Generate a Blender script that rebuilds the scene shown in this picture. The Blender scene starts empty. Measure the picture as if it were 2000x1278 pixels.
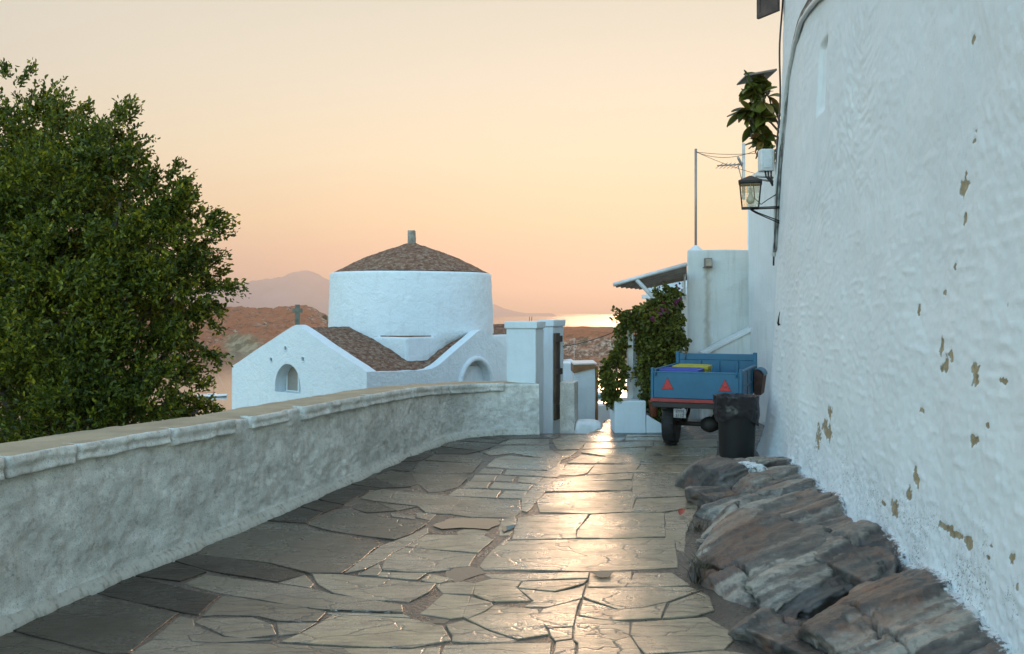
import bpy, bmesh, math, random
import numpy as np
from mathutils import Vector, Matrix
from mathutils.geometry import delaunay_2d_cdt, tessellate_polygon

# ------------------------------------------------------------------ camera, sky, sun, exposure
SC = bpy.context.scene
COL = SC.collection
R = math.radians
F = 1732.0          # focal length in photo pixels (photo is 2000 px wide)
HY = 611.0          # row of the horizon in the photo
EYE = 1.6

cam_d = bpy.data.cameras.new('camera')
cam_d.sensor_width = 36.0
cam_d.lens = F / 2000.0 * 36.0
cam_d.shift_y = -(639.0 - HY) / 2000.0
cam_d.clip_start = 0.1
cam_d.clip_end = 60000
cam = bpy.data.objects.new('camera', cam_d)
cam.location = (0, 0, EYE)
cam.rotation_euler = (R(90), 0, 0)
COL.objects.link(cam)
SC.camera = cam

SUN_AZ = R(9.0)      # to the right of the viewing direction
SUN_EL = R(8.0)
world = bpy.data.worlds.new('World')
SC.world = world
world.use_nodes = True
wn = world.node_tree
wn.nodes.clear()
W = wn.nodes.new
wl = wn.links.new
w_out = W('ShaderNodeOutputWorld')
w_bg = W('ShaderNodeBackground')
w_bg.inputs['Strength'].default_value = 0.1
wl(w_bg.outputs[0], w_out.inputs[0])
w_sky = W('ShaderNodeTexSky')
w_sky.sky_type = 'NISHITA'
w_sky.sun_disc = False
w_sky.sun_elevation = SUN_EL
w_sky.sun_rotation = SUN_AZ
w_sky.altitude = 30
w_sky.air_density = 1.0
w_sky.dust_density = 1.5
w_sky.ozone_density = 2.0
w_tc = W('ShaderNodeTexCoord')
w_sep = W('ShaderNodeSeparateXYZ')
wl(w_tc.outputs['Generated'], w_sep.inputs[0])
def wmath(op, a, b=None, c=None, clamp=False):
    n = W('ShaderNodeMath'); n.operation = op; n.use_clamp = clamp
    for k, v in enumerate((a, b, c)):
        if v is None: continue
        if isinstance(v, (int, float)): n.inputs[k].default_value = v
        else: wl(v, n.inputs[k])
    return n.outputs[0]
w_hx = wmath('MULTIPLY', w_sep.outputs[0], math.sin(SUN_AZ))
w_hy = wmath('MULTIPLY', w_sep.outputs[1], math.cos(SUN_AZ))
w_len = wmath('SQRT', wmath('ADD', wmath('MULTIPLY', w_sep.outputs[0], w_sep.outputs[0]),
              wmath('MULTIPLY', w_sep.outputs[1], w_sep.outputs[1])))
w_az = wmath('DIVIDE', wmath('ADD', w_hx, w_hy), wmath('MAXIMUM', w_len, 0.001))   # cosine of the angle to the sun's bearing
w_ramp = W('ShaderNodeValToRGB')           # dawn glow by height above the horizon, on the sun's side
def set_ramp(rn, stops):
    el = rn.color_ramp.elements
    while len(el) > 1: el.remove(el[-1])
    el[0].position = stops[0][0]; el[0].color = (*stops[0][1], 1)
    for p, c in stops[1:]:
        e = el.new(p); e.color = (*c, 1)
wl(wmath('MAXIMUM', w_sep.outputs[2], 0.0), w_ramp.inputs[0])
set_ramp(w_ramp, [(0.0, (1.04, .55, .42)), (0.045, (1.06, .60, .40)), (0.10, (1.08, .78, .46)),
                  (0.17, (1.03, .86, .59)), (0.25, (.92, .82, .64)), (0.34, (.79, .74, .61)),
                  (0.55, (.84, .83, .76)), (1.0, (.82, .90, .96))])
w_side = W('ShaderNodeValToRGB')           # the same dawn away from the sun: greyer, then blue
wl(wmath('MAXIMUM', w_sep.outputs[2], 0.0), w_side.inputs[0])
set_ramp(w_side, [(0.0, (.62, .44, .38)), (0.10, (.62, .50, .42)), (0.25, (.56, .54, .50)),
                  (0.5, (.74, .77, .77)), (1.0, (.82, .90, .96))])
w_f1 = W('ShaderNodeMapRange'); w_f1.interpolation_type = 'SMOOTHSTEP'
w_f1.inputs[1].default_value = 0.45; w_f1.inputs[2].default_value = 0.985
wl(w_az, w_f1.inputs[0])
w_m1 = W('ShaderNodeMix'); w_m1.data_type = 'RGBA'
wl(w_f1.outputs[0], w_m1.inputs[0]); wl(w_side.outputs[0], w_m1.inputs[6]); wl(w_ramp.outputs[0], w_m1.inputs[7])
w_up = W('ShaderNodeVectorMath'); w_up.operation = 'SCALE'; w_up.inputs['Scale'].default_value = 10.0
wl(w_m1.outputs[2], w_up.inputs[0])
# the side away from the dawn is the clear blue physical sky
w_nis = W('ShaderNodeVectorMath'); w_nis.operation = 'MULTIPLY'
wl(w_sky.outputs[0], w_nis.inputs[0])
w_nis.inputs[1].default_value = (11.6, 10.9, 9.6)
w_f2 = W('ShaderNodeMapRange'); w_f2.interpolation_type = 'SMOOTHSTEP'
w_f2.inputs[1].default_value = -0.75; w_f2.inputs[2].default_value = 0.70
wl(w_az, w_f2.inputs[0])
w_m2 = W('ShaderNodeMix'); w_m2.data_type = 'RGBA'
wl(w_f2.outputs[0], w_m2.inputs[0]); wl(w_nis.outputs[0], w_m2.inputs[6]); wl(w_up.outputs[0], w_m2.inputs[7])
wl(w_m2.outputs[2], w_bg.inputs['Color'])

sun_d = bpy.data.lights.new('sun', 'SUN')
sun_d.energy = 1.45
sun_d.angle = R(13)
sun_d.color = (1.0, .63, .38)
sun = bpy.data.objects.new('sun', sun_d)
sun.rotation_euler = (R(90) - SUN_EL, 0, math.pi - SUN_AZ)
sun.location = (20, 100, 30)
COL.objects.link(sun)

vs = SC.view_settings
vs.view_transform = 'Standard'
vs.look = 'None'
vs.exposure = 0.0
vs.gamma = 1.0
vs.use_curve_mapping = False
cy = SC.cycles
cy.max_bounces = 6
cy.diffuse_bounces = 3
cy.glossy_bounces = 3
cy.transmission_bounces = 4
cy.volume_bounces = 0
cy.transparent_max_bounces = 6
cy.use_denoising = True
cy.caustics_reflective = False
cy.caustics_refractive = False

# ------------------------------------------------------------------ helpers
rng = np.random.default_rng(7)
rnd = random.Random(11)
_perm = np.random.default_rng(3).permutation(256)
_perm = np.concatenate([_perm, _perm, _perm])
_g = np.random.default_rng(4).normal(size=(256, 3))
_g /= np.linalg.norm(_g, axis=1)[:, None]

def pn(x, y, z):
    x, y, z = np.broadcast_arrays(np.asarray(x, float), np.asarray(y, float), np.asarray(z, float))
    xi = np.floor(x).astype(int); yi = np.floor(y).astype(int); zi = np.floor(z).astype(int)
    xf = x - xi; yf = y - yi; zf = z - zi
    xi &= 255; yi &= 255; zi &= 255
    u = xf**3 * (xf * (xf * 6 - 15) + 10); v = yf**3 * (yf * (yf * 6 - 15) + 10); w = zf**3 * (zf * (zf * 6 - 15) + 10)
    def gr(dx, dy, dz):
        h = _perm[_perm[_perm[xi + dx] + yi + dy] + zi + dz] & 255
        g = _g[h]
        return g[..., 0] * (xf - dx) + g[..., 1] * (yf - dy) + g[..., 2] * (zf - dz)
    l = lambda a, b, t: a + t * (b - a)
    return 1.6 * l(l(l(gr(0,0,0), gr(1,0,0), u), l(gr(0,1,0), gr(1,1,0), u), v),
                   l(l(gr(0,0,1), gr(1,0,1), u), l(gr(0,1,1), gr(1,1,1), u), v), w)

def fbm(x, y, z, o=4, gain=.5, lac=2.03):
    s = 0; a = 1
    for k in range(o):
        s = s + a * pn(x + 17.3 * k, y - 9.1 * k, z + 4.7 * k)
        x = x * lac; y = y * lac; z = z * lac; a *= gain
    return s

def sstep(a, b, x):
    t = np.clip((np.asarray(x, float) - a) / (b - a), 0, 1)
    return t * t * (3 - 2 * t)

def at(px, py, d):
    """point seen at photo pixel px,py at depth d"""
    return Vector(((px - 1000) / F * d, d, EYE - (py - HY) / F * d))

def on_ground(px, py, z=0.0):
    d = (EYE - z) * F / (py - HY)
    return ((px - 1000) / F * d, d)

def arr_mesh(name, V, faces, smooth=True):
    """faces: (m,k) int array, or list of such arrays"""
    if not isinstance(faces, list): faces = [faces]
    me = bpy.data.meshes.new(name)
    V = np.ascontiguousarray(V, dtype=np.float32)
    me.vertices.add(len(V)); me.vertices.foreach_set('co', V.ravel())
    idx = np.concatenate([f.ravel() for f in faces]).astype(np.int32)
    tot = np.concatenate([np.full(len(f), f.shape[1]) for f in faces]).astype(np.int32)
    st = np.concatenate([[0], np.cumsum(tot)[:-1]]).astype(np.int32)
    me.loops.add(len(idx)); me.loops.foreach_set('vertex_index', idx)
    me.polygons.add(len(tot)); me.polygons.foreach_set('loop_start', st); me.polygons.foreach_set('loop_total', tot)
    me.polygons.foreach_set('use_smooth', np.full(len(tot), smooth))
    me.update(calc_edges=True)
    return me

def grid_faces(nu, nv, flip=False, close_u=False):
    nu2 = nu if close_u else nu - 1
    i, j = np.meshgrid(np.arange(nu2), np.arange(nv - 1), indexing='ij')
    i2 = (i + 1) % nu
    f = np.stack([i * nv + j, i2 * nv + j, i2 * nv + j + 1, i * nv + j + 1], -1).reshape(-1, 4)
    return f[:, ::-1] if flip else f

def ob(name, me, mat=None, parent=None, loc=None, rot=None):
    o = bpy.data.objects.new(name, me)
    COL.objects.link(o)
    if me is not None and mat is not None:
        me.materials.clear()
        for m in (mat if isinstance(mat, (list, tuple)) else [mat]): me.materials.append(m)
    if parent is not None: o.parent = parent
    if loc is not None: o.location = loc
    if rot is not None: o.rotation_euler = rot
    return o

def tag(o, label=None, cat=None, group=None, kind=None):
    if label: o['label'] = label
    if cat: o['category'] = cat
    if group: o['group'] = group
    if kind: o['kind'] = kind
    return o

def empty(name, loc, rz=0.0):
    o = bpy.data.objects.new(name, None)
    o.empty_display_size = .1
    COL.objects.link(o); o.location = loc; o.rotation_euler = (0, 0, rz)
    return o

class MB:
    """collects simple solids into one mesh"""
    def __init__(s): s.bm = bmesh.new()
    def box(s, a, b, bev=0.0, seg=2, M=None):
        a = Vector(a); b = Vector(b)
        r = bmesh.ops.create_cube(s.bm, size=1.0)
        vs_ = r['verts']
        for v in vs_:
            v.co = Vector(((v.co.x + .5) * (b.x - a.x) + a.x, (v.co.y + .5) * (b.y - a.y) + a.y, (v.co.z + .5) * (b.z - a.z) + a.z))
        if bev:
            es = list({e for v in vs_ for e in v.link_edges})
            r2 = bmesh.ops.bevel(s.bm, geom=es, offset=bev, segments=seg, affect='EDGES', profile=.5)
            vs_ = list({v for f in r2['faces'] for v in f.verts} | {v for v in vs_ if v.is_valid})
        if M is not None:
            for v in vs_: v.co = M @ v.co
        return s
    def prism(s, pts, vec, bev=0.0):
        """pts: closed polygon (3D); extruded along vec"""
        vec = Vector(vec)
        A = [s.bm.verts.new(p) for p in pts]; B = [s.bm.verts.new(Vector(p) + vec) for p in pts]
        n = len(pts); fs = []
        fs.append(s.bm.faces.new(A[::-1])); fs.append(s.bm.faces.new(B))
        for k in range(n): fs.append(s.bm.faces.new((A[k], A[(k + 1) % n], B[(k + 1) % n], B[k])))
        bmesh.ops.recalc_face_normals(s.bm, faces=fs)
        if bev:
            es = list({e for f in fs for e in f.edges})
            bmesh.ops.bevel(s.bm, geom=es, offset=bev, segments=2, affect='EDGES', profile=.5)
        return s
    def tube(s, pts, r, n=8, cap=True):
        pts = [Vector(p) for p in pts]
        rr = r if isinstance(r, (list, tuple)) else [r] * len(pts)
        rings = []
        up = None
        for k, p in enumerate(pts):
            t = (pts[min(k + 1, len(pts) - 1)] - pts[max(k - 1, 0)]).normalized()
            if up is None:
                up = Vector((0, 0, 1)) if abs(t.z) < .9 else Vector((1, 0, 0))
            x = t.cross(up)
            if x.length < 1e-5: x = t.orthogonal()
            x.normalize(); y = x.cross(t).normalized(); up = y
            rings.append([s.bm.verts.new(p + (x * math.cos(a) + y * math.sin(a)) * rr[k]) for a in [2 * math.pi * q / n for q in range(n)]])
        for a, b in zip(rings, rings[1:]):
            for q in range(n):
                f = s.bm.faces.new((a[q], a[(q + 1) % n], b[(q + 1) % n], b[q])); f.smooth = True
        if cap:
            s.bm.faces.new(rings[0][::-1]); s.bm.faces.new(rings[-1])
        return s
    def lathe(s, prof, c=(0, 0, 0), n=24, axis='z', smooth=True):
        """prof: list of (radius, height)"""
        c = Vector(c); rings = []
        for r, h in prof:
            ring = []
            for q in range(n):
                a = 2 * math.pi * q / n
                if axis == 'z': p = Vector((r * math.cos(a), r * math.sin(a), h))
                elif axis == 'x': p = Vector((h, r * math.cos(a), r * math.sin(a)))
                else: p = Vector((r * math.cos(a), h, r * math.sin(a)))
                ring.append(s.bm.verts.new(c + p))
            rings.append(ring)
        fs = []
        for a, b in zip(rings, rings[1:]):
            for q in range(n):
                f = s.bm.faces.new((a[q], a[(q + 1) % n], b[(q + 1) % n], b[q])); f.smooth = smooth; fs.append(f)
        fs.append(s.bm.faces.new(rings[0])); fs.append(s.bm.faces.new(rings[-1]))
        bmesh.ops.recalc_face_normals(s.bm, faces=fs)
        return s
    def build(s, name, mat, parent=None, loc=None, rot=None, sub=None):
        me = bpy.data.meshes.new(name); s.bm.normal_update(); s.bm.to_mesh(me); s.bm.free()
        return ob(name, me, mat, parent, loc, rot)

def roughen(o, amp=.006, scale=3.0, cell=.12):
    """subdivide a plaster body and push its surface about so that no edge is ruler-straight"""
    bm = bmesh.new(); bm.from_mesh(o.data)
    for _ in range(7):
        es = [e for e in bm.edges if e.calc_length() > cell * 1.6]
        if not es or len(bm.verts) > 60000: break
        bmesh.ops.subdivide_edges(bm, edges=es, cuts=1, use_grid_fill=True)
    bmesh.ops.triangulate(bm, faces=[f for f in bm.faces if len(f.verts) > 4])
    bm.normal_update()
    V = np.array([v.co[:] for v in bm.verts]); N = np.array([v.normal[:] for v in bm.verts])
    P = V * scale
    d = amp * fbm(P[:, 0], P[:, 1], P[:, 2], 4)
    V2 = V + N * d[:, None]
    for v, c in zip(bm.verts, V2): v.co = c
    for f in bm.faces: f.smooth = False
    bm.to_mesh(o.data); bm.free(); o.data.update()
    return o

# ------------------------------------------------------------------ materials
class Mt:
    def __init__(s, name):
        s.m = bpy.data.materials.new(name); s.m.use_nodes = True
        s.nt = s.m.node_tree; s.nt.nodes.clear()
        s.out = s.nd('ShaderNodeOutputMaterial')
        s.b = s.nd('ShaderNodeBsdfPrincipled')
        s.nt.links.new(s.b.outputs[0], s.out.inputs[0])
    def nd(s, t, **kw):
        n = s.nt.nodes.new(t)
        for k, v in kw.items(): setattr(n, k, v)
        return n
    def ln(s, a, b): s.nt.links.new(a, b); return s
    def put(s, sock, v):
        if isinstance(v, bpy.types.NodeSocket): s.nt.links.new(v, sock)
        elif isinstance(v, (tuple, list)) and len(v) == 3 and sock.type == 'RGBA': sock.default_value = (*v, 1)
        else: sock.default_value = v
    def co(s, kind='world', scale=(1, 1, 1), rot=(0, 0, 0)):
        if kind == 'world': o = s.nd('ShaderNodeNewGeometry').outputs['Position']
        else: o = s.nd('ShaderNodeTexCoord').outputs['Object']
        if scale != (1, 1, 1) or rot != (0, 0, 0):
            mp = s.nd('ShaderNodeMapping'); s.ln(o, mp.inputs[0]); mp.inputs['Scale'].default_value = scale; mp.inputs['Rotation'].default_value = rot
            o = mp.outputs[0]
        return o
    def noise(s, scale, detail=4, rough=.55, vec=None, dist=0.0):
        n = s.nd('ShaderNodeTexNoise'); n.inputs['Scale'].default_value = scale; n.inputs['Detail'].default_value = detail
        n.inputs['Roughness'].default_value = rough; n.inputs['Distortion'].default_value = dist
        if vec is not None: s.ln(vec, n.inputs['Vector'])
        return n.outputs[0]
    def voro(s, scale, vec=None, feature='F1', out='Distance', rand=1.0):
        n = s.nd('ShaderNodeTexVoronoi', feature=feature); n.inputs['Scale'].default_value = scale
        n.inputs['Randomness'].default_value = rand
        if vec is not None: s.ln(vec, n.inputs['Vector'])
        return n.outputs[out]
    def rmp(s, v, stops, interp='LINEAR'):
        r = s.nd('ShaderNodeValToRGB'); r.color_ramp.interpolation = interp
        set_ramp(r, [(p, c if isinstance(c, tuple) else (c, c, c)) for p, c in stops]); s.ln(v, r.inputs[0])
        return r.outputs[0]
    def mix(s, f, a, b, mode='MIX'):
        n = s.nd('ShaderNodeMix', data_type='RGBA', blend_type=mode)
        s.put(n.inputs[0], f); s.put(n.inputs[6], a); s.put(n.inputs[7], b)
        return n.outputs[2]
    def mth(s, op, a, b=0.0, clamp=False):
        n = s.nd('ShaderNodeMath', operation=op); n.use_clamp = clamp
        s.put(n.inputs[0], a); s.put(n.inputs[1], b)
        return n.outputs[0]
    def bump(s, h, strength=.5, dist=.01, nrm=None):
        n = s.nd('ShaderNodeBump'); n.inputs['Strength'].default_value = strength; n.inputs['Distance'].default_value = dist
        s.ln(h, n.inputs['Height'])
        if nrm is not None: s.ln(nrm, n.inputs['Normal'])
        return n.outputs[0]
    def set(s, col=None, rough=None, metal=None, nrm=None, ior=None, spec=None):
        if col is not None: s.put(s.b.inputs['Base Color'], col)
        if rough is not None: s.put(s.b.inputs['Roughness'], rough)
        if metal is not None: s.put(s.b.inputs['Metallic'], metal)
        if nrm is not None: s.put(s.b.inputs['Normal'], nrm)
        if ior is not None: s.b.inputs['IOR'].default_value = ior
        if spec is not None: s.b.inputs['Specular IOR Level'].default_value = spec
        return s.m

def m_plain(name, col, rough=.6, metal=0.0, var=.15, nscale=8.0, bump=.15):
    t = Mt(name); c = t.co('obj')
    n = t.noise(nscale, 5, .6, c)
    col2 = tuple(max(0, x * (1 - var * 1.6)) for x in col); col3 = tuple(min(1, x * (1 + var)) for x in col)
    t.set(t.rmp(n, [(.3, col2), (.7, col3)]), t.rmp(n, [(.3, max(0, rough - .08)), (.7, min(1, rough + .08))]), metal, t.bump(t.noise(nscale * 6, 3, .6, c), bump, .004))
    return t.m

def m_whitewash(name, base=(.80, .82, .82), dirt=(.36, .37, .35), amount=.25, scale=1.0, bump=.5, streak=True):
    """lime wash laid over rough render: patchy, brushed, weathered"""
    t = Mt(name); c = t.co('world')
    big = t.noise(1.3 * scale, 5, .6, c)
    mid = t.noise(9 * scale, 5, .65, c)
    fine = t.noise(55 * scale, 4, .6, c)
    st = t.noise(3.0 * scale, 5, .65, t.co('world', (4, 4, .45)))
    col = t.mix(t.rmp(big, [(.35, 0.0), (.75, 1.0)]), base, tuple(x * .90 for x in base))
    col = t.mix(t.rmp(mid, [(.42, 0.0), (.8, .35)]), col, tuple(x * y for x, y in zip(base, (.80, .86, .88))))
    if streak:
        col = t.mix(t.mth('MULTIPLY', t.rmp(st, [(.50, 0.0), (.78, 1.0)]), amount), col, dirt)
    speck = t.voro(26 * scale, c)
    col = t.mix(t.mth('MULTIPLY', t.rmp(speck, [(.0, 1.0), (.10, 0.0)]), amount * 1.2), col, dirt)
    h = t.mix(.5, t.mix(.35, mid, fine), t.noise(22 * scale, 6, .7, t.co('world', (1, 1, 1.6))))
    t.set(col, .85, nrm=t.bump(h, bump, .02), spec=.25)
    return t.m
# ------------------------------------------------------------------ sea, far land
SEA = -31.4
t = Mt('sea_water')
c = t.co('world')
w1 = t.noise(.22, 4, .6, t.co('world', (1, .45, 1)))
w2 = t.noise(1.3, 3, .6, t.co('world', (1, .4, 1)))
t.set((.045, .06, .062), .10, nrm=t.bump(t.mix(.35, w1, w2), .07, .4), ior=1.7)
M_SEA = t.m
me = arr_mesh('sea', np.array([[-16000, 60, SEA], [16000, 60, SEA], [16000, 17000, SEA], [-16000, 17000, SEA]]), np.array([[0, 1, 2, 3]]))
tag(ob('sea', me, M_SEA), kind='structure')

def heightfield(name, xs, ys, fn, mat):
    X, Y = np.meshgrid(xs, ys, indexing='ij')
    Z = fn(X, Y)
    V = np.stack([X, Y, Z], -1).reshape(-1, 3)
    return ob(name, arr_mesh(name, V, grid_faces(len(xs), len(ys))), mat)

# rocky headlands across the bay
t = Mt('headland_earth')
c = t.co('world')
n1 = t.noise(.02, 6, .62, c); n2 = t.noise(.28, 6, .75, c); n3 = t.noise(.06, 6, .7, c)
rock = t.rmp(n2, [(.40, (.05, .036, .028)), (.50, (.27, .19, .14)), (.58, (.66, .52, .40))])
soil = t.rmp(n3, [(.3, (.30, .10, .05)), (.55, (.50, .18, .085)), (.75, (.22, .11, .065))])
geo = t.nd('ShaderNodeNewGeometry'); sp = t.nd('ShaderNodeSeparateXYZ'); t.ln(geo.outputs['Normal'], sp.inputs[0])
flat = t.rmp(sp.outputs[2], [(.80, 0.0), (.965, 1.0)])
scrub = t.rmp(t.noise(.11, 6, .75, c), [(.54, 0.0), (.60, 1.0)])
col = t.mix(flat, rock, soil)
col = t.mix(t.mth('MULTIPLY', scrub, .7), col, (.085, .080, .045))
att = t.nd('ShaderNodeAttribute', attribute_name='pale')
er = t.noise(.10, 4, .6, t.co('world', (1.6, .2, .2)))
pal = t.rmp(er, [(.40, (.20, .18, .11)), (.50, (.42, .36, .23)), (.62, (.50, .43, .28))])
col = t.mix(att.outputs['Fac'], col, pal)
t.set(col, .95, nrm=t.bump(n2, 1.0, 5.0), spec=.1)
M_HEAD = t.m

def h_head(X, Y):
    px = 1000 + F * X / Y
    # left hill
    skyz = np.interp(px, [150, 300, 390, 430, 480, 530, 575, 600, 622, 642, 680, 800, 900], [14, 14, 11, 8.5, 6, 5.5, 7.5, 7.5, 1.5, -6, -9, -12, -14])
    shore = np.interp(px, [200, 520, 640, 800, 960, 1250], [742, 742, 735, 700, 612, 600])
    left = sstep(960, 640, px)
    t1 = np.clip((Y - shore) / 45.0, -1, 1)
    base = SEA - 3 + 3.2 * np.clip(t1 + .8, 0, 1)
    rise_l = sstep(0, 320, Y - shore) ** .8 * (skyz - SEA)
    plate = 16.5 * sstep(0, 36, Y - shore) + 1.2 * sstep(40, 260, Y - shore)
    z = base + left * rise_l + (1 - left) * plate
    n = fbm(X / 55, Y / 55, 0 * X, 5) * 3.0 + fbm(X / 12, Y / 12, 0 * X + 5, 4, .65) * 2.6
    land = sstep(-4, 30, Y - shore)
    z = z + n * land * np.where(left > .5, 1.0, .55)
    back = sstep(1250, 1050, Y) * left + sstep(930, 890, Y) * (1 - left)
    return (SEA - 4) + (z - (SEA - 4)) * back
xs = np.concatenate([np.linspace(-760, -60, 330), np.linspace(-58, 330, 190)])
ys = np.concatenate([np.linspace(580, 800, 150), np.linspace(803, 1270, 110)])
head = tag(heightfield('headland', xs, ys, h_head, M_HEAD), kind='structure')
X, Y = np.meshgrid(xs, ys, indexing='ij'); PX = 1000 + F * X / Y
ew = fbm(X / 14, Y / 40, 0 * X, 3)
pale = sstep(425, 455, PX + ew * 12) * sstep(520, 488, PX + ew * 12) * sstep(738, 750, Y) * sstep(860 + ew * 25, 800 + ew * 25, Y)
a_ = head.data.attributes.new('pale', 'FLOAT', 'POINT'); a_.data.foreach_set('value', pale.ravel().astype(np.float32))

# far island
t = Mt('island_rock_air_tint')
n1 = t.noise(.004, 6, .6, t.co('world'))
t.set(t.rmp(n1, [(.3, (.17, .16, .21)), (.7, (.28, .26, .32))]), .95, spec=.1)  # bluish lilac of the distant air is mixed into the rock colour
D = 9000.0
def h_isl(X, Y):
    px = 1000 + F * X / D
    py = np.interp(px, [250, 330, 400, 440, 470, 500, 530, 552, 566, 576, 590, 604, 622, 640, 660, 720, 800, 880, 940, 970, 990, 1010, 1030],
                   [611, 592, 566, 556, 550, 547, 545, 540, 533, 529, 527.5, 529, 536, 545, 556, 568, 574, 582, 588, 597, 604, 609, 612])
    ridge = (HY - py) / F * D + 1.6
    prof = 1 - np.abs((Y - D) / np.where(Y < D, 1300, 1500)) ** 1.15
    n = fbm(X / 500, Y / 500, 0 * X, 5) * 42
    ridge = ridge + (fbm(X / 130, 0 * X, 0 * X + 3, 4, .6) * 13 + fbm(X / 420, 0 * X, 0 * X + 8, 2) * 14) * np.clip(ridge / 150, 0, 1)
    hh = (ridge - SEA) * np.clip(prof, -.1, 1)
    return SEA + hh + n * np.clip(hh / 150, 0, 1) * np.clip((D - Y) / 500, .12, 1)
isl = heightfield('far_island', np.linspace(-4100, 400, 260), np.linspace(7600, 10400, 60), h_isl, t.m)
tag(isl, kind='structure')

# bushes on the headland
M_BUSH = Mt('bush_leaf')
nn = M_BUSH.noise(.9, 4, .6, M_BUSH.co('world'))
M_BUSH.set(M_BUSH.rmp(nn, [(.3, (.035, .04, .02)), (.7, (.10, .10, .05))]), .9, spec=.1)
def bush(px, py, wpx, hpx, d, label):
    r = np.random.default_rng(int(px)); n = 900
    u = r.normal(size=(n, 3)); u /= np.linalg.norm(u, axis=1)[:, None]
    rad = r.uniform(.55, 1.05, n) ** .6
    Wd, Hd = wpx / F * d / 2, hpx / F * d
    c0 = np.array(at(px, py, d)) + np.array([0, 0, Hd * .3])
    P = c0 + u * rad[:, None] * np.array([Wd, Wd, Hd * .62])
    s = .10 * Wd
    A = r.normal(size=(n, 3)) * s; B = r.normal(size=(n, 3)) * s
    V = np.stack([P - A, P + B, P + A, P - B], 1).reshape(-1, 3)
    e = empty('bush', (c0[0], c0[1], c0[2] - Hd * .45))
    V = V - np.array(e.location)
    ob('crown', arr_mesh('crown', V, np.arange(4 * n).reshape(-1, 4)), M_BUSH.m, e)
    mb = MB()
    for q in range(4):
        a = q * 1.7
        mb.tube([(0, 0, -.6), (.12 * Wd * math.cos(a), .12 * Wd * math.sin(a), Hd * .2), (.4 * Wd * math.cos(a), .4 * Wd * math.sin(a), Hd * .55)], [.25, .18, .08], 6)
    mb.build('trunk', M_WOODB, e)
    return tag(e, label, 'bush', 'bushes on the far headland')
M_WOODB = m_plain('bark_dark', (.10, .075, .055), .9, var=.25)
bush(1146, 672, 26, 13, 655, 'left of two dark round bushes on rocky slope across the bay')
bush(1187, 672, 22, 17, 655, 'right and rounder of two dark bushes on rocky slope across bay')
bush(634, 624, 10, 9, 1000, 'lone small tree at the end of the red hill beside drum')

# boats in the bay
M_HULLW = m_plain('boat_white', (.74, .76, .76), .35)
M_HULLT = m_plain('boat_teal', (.07, .22, .23), .4)
M_MASTR = m_plain('mast_varnish', (.42, .13, .06), .45)
M_ALU = m_plain('mast_alu', (.62, .60, .57), .4, .3)
M_DARK = m_plain('dark_trim', (.03, .03, .032), .5)
def sailboat(loc, L, Hm, rz, hull, boot, mast, label, mx=.05):
    e = empty('sailboat', loc, rz)
    n = 15; st = []
    for k in range(n):
        s_ = -1 + 2 * k / (n - 1)
        b = .165 * L * (1 - abs(s_) ** 2.4) ** .8 * (1 if s_ < 0 else 1 - .25 * s_) + .01
        sh = .075 * L * (1 + .35 * s_ * s_ + .15 * s_)
        st.append((s_ * L / 2, b, sh))
    V = []
    for x, b, sh in st:
        V += [(x * .93, 0, -.03 * L), (x * .96, -b * .75, 0.0), (x, -b, sh * .35), (x * 1.02, -b, sh), (x * 1.02, b, sh), (x, b, sh * .35), (x * .96, b * .75, 0.0)]
    V = np.array(V); fcs = []
    for k in range(n - 1):
        for q in range(7): fcs.append((k * 7 + q, k * 7 + (q + 1) % 7, (k + 1) * 7 + (q + 1) % 7, (k + 1) * 7 + q))
    h = ob('hull', arr_mesh('hull', V, np.array(fcs)), hull, e)
    up = V.copy(); up[:, 1] *= 1.02
    idx = [f for f in fcs if (f[0] % 7) in (0, 1, 5, 6)]
    ob('boot_stripe', arr_mesh('boot_stripe', up, np.array(idx)), boot, h)
    MB().box((-.16 * L, -.07 * L, .075 * L), (.14 * L, .07 * L, .115 * L), .02 * L).build('cabin', hull, e)
    for k in range(5): MB().box((-.12 * L + k * .05 * L, -.073 * L, .088 * L), (-.09 * L + k * .05 * L, .073 * L, .103 * L)).build('window', M_DARK, e)
    m_ = MB().tube([(mx * L, 0, .05 * L), (mx * L, 0, Hm)], [.012 * L, .008 * L], 8).build('mast', mast, e)
    MB().tube([(mx * L, 0, .17 * L), (-.40 * L, 0, .16 * L)], .01 * L, 8).build('boom', mast, e)
    MB().tube([(mx * L, 0, Hm * .98), (.52 * L, 0, .09 * L)], .003 * L, 5).tube([(mx * L, 0, Hm * .98), (-.49 * L, 0, .09 * L)], .003 * L, 5).build('stay', M_ALU, m_)
    return tag(e, label, 'sailboat', 'boats moored in the bay')
p = at(414, 775, 348); sailboat((p.x, p.y, SEA - .1), 11.5, 12.5, R(4), M_HULLW, M_HULLT, M_MASTR, 'white sailboat with red mast and teal waterline beside the tree', .06)
p = at(1119, 722, 515); sailboat((p.x, p.y, SEA - .1), 14, 17.2, R(-20), M_HULLW, M_DARK, M_ALU, 'pale masted yacht half hidden behind the white wall block', .05)
p = at(1173, 775, 348)
e = empty('motor_boat', (p.x, p.y, SEA))
V = []; 
for k in range(9):
    s_ = -1 + k / 4; b = 1.15 * (1 - max(0, s_) ** 2.2) ** .7 + .02
    V += [(s_ * 3.6 * .93, 0, -.3), (s_ * 3.6, -b * .8, 0.0), (s_ * 3.6 * 1.02, -b, .95 + .2 * s_), (s_ * 3.6 * 1.02, b, .95 + .2 * s_), (s_ * 3.6, b * .8, 0.0)]
fc = [(k * 5 + q, k * 5 + (q + 1) % 5, (k + 1) * 5 + (q + 1) % 5, (k + 1) * 5 + q) for k in range(8) for q in range(5)] 
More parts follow.
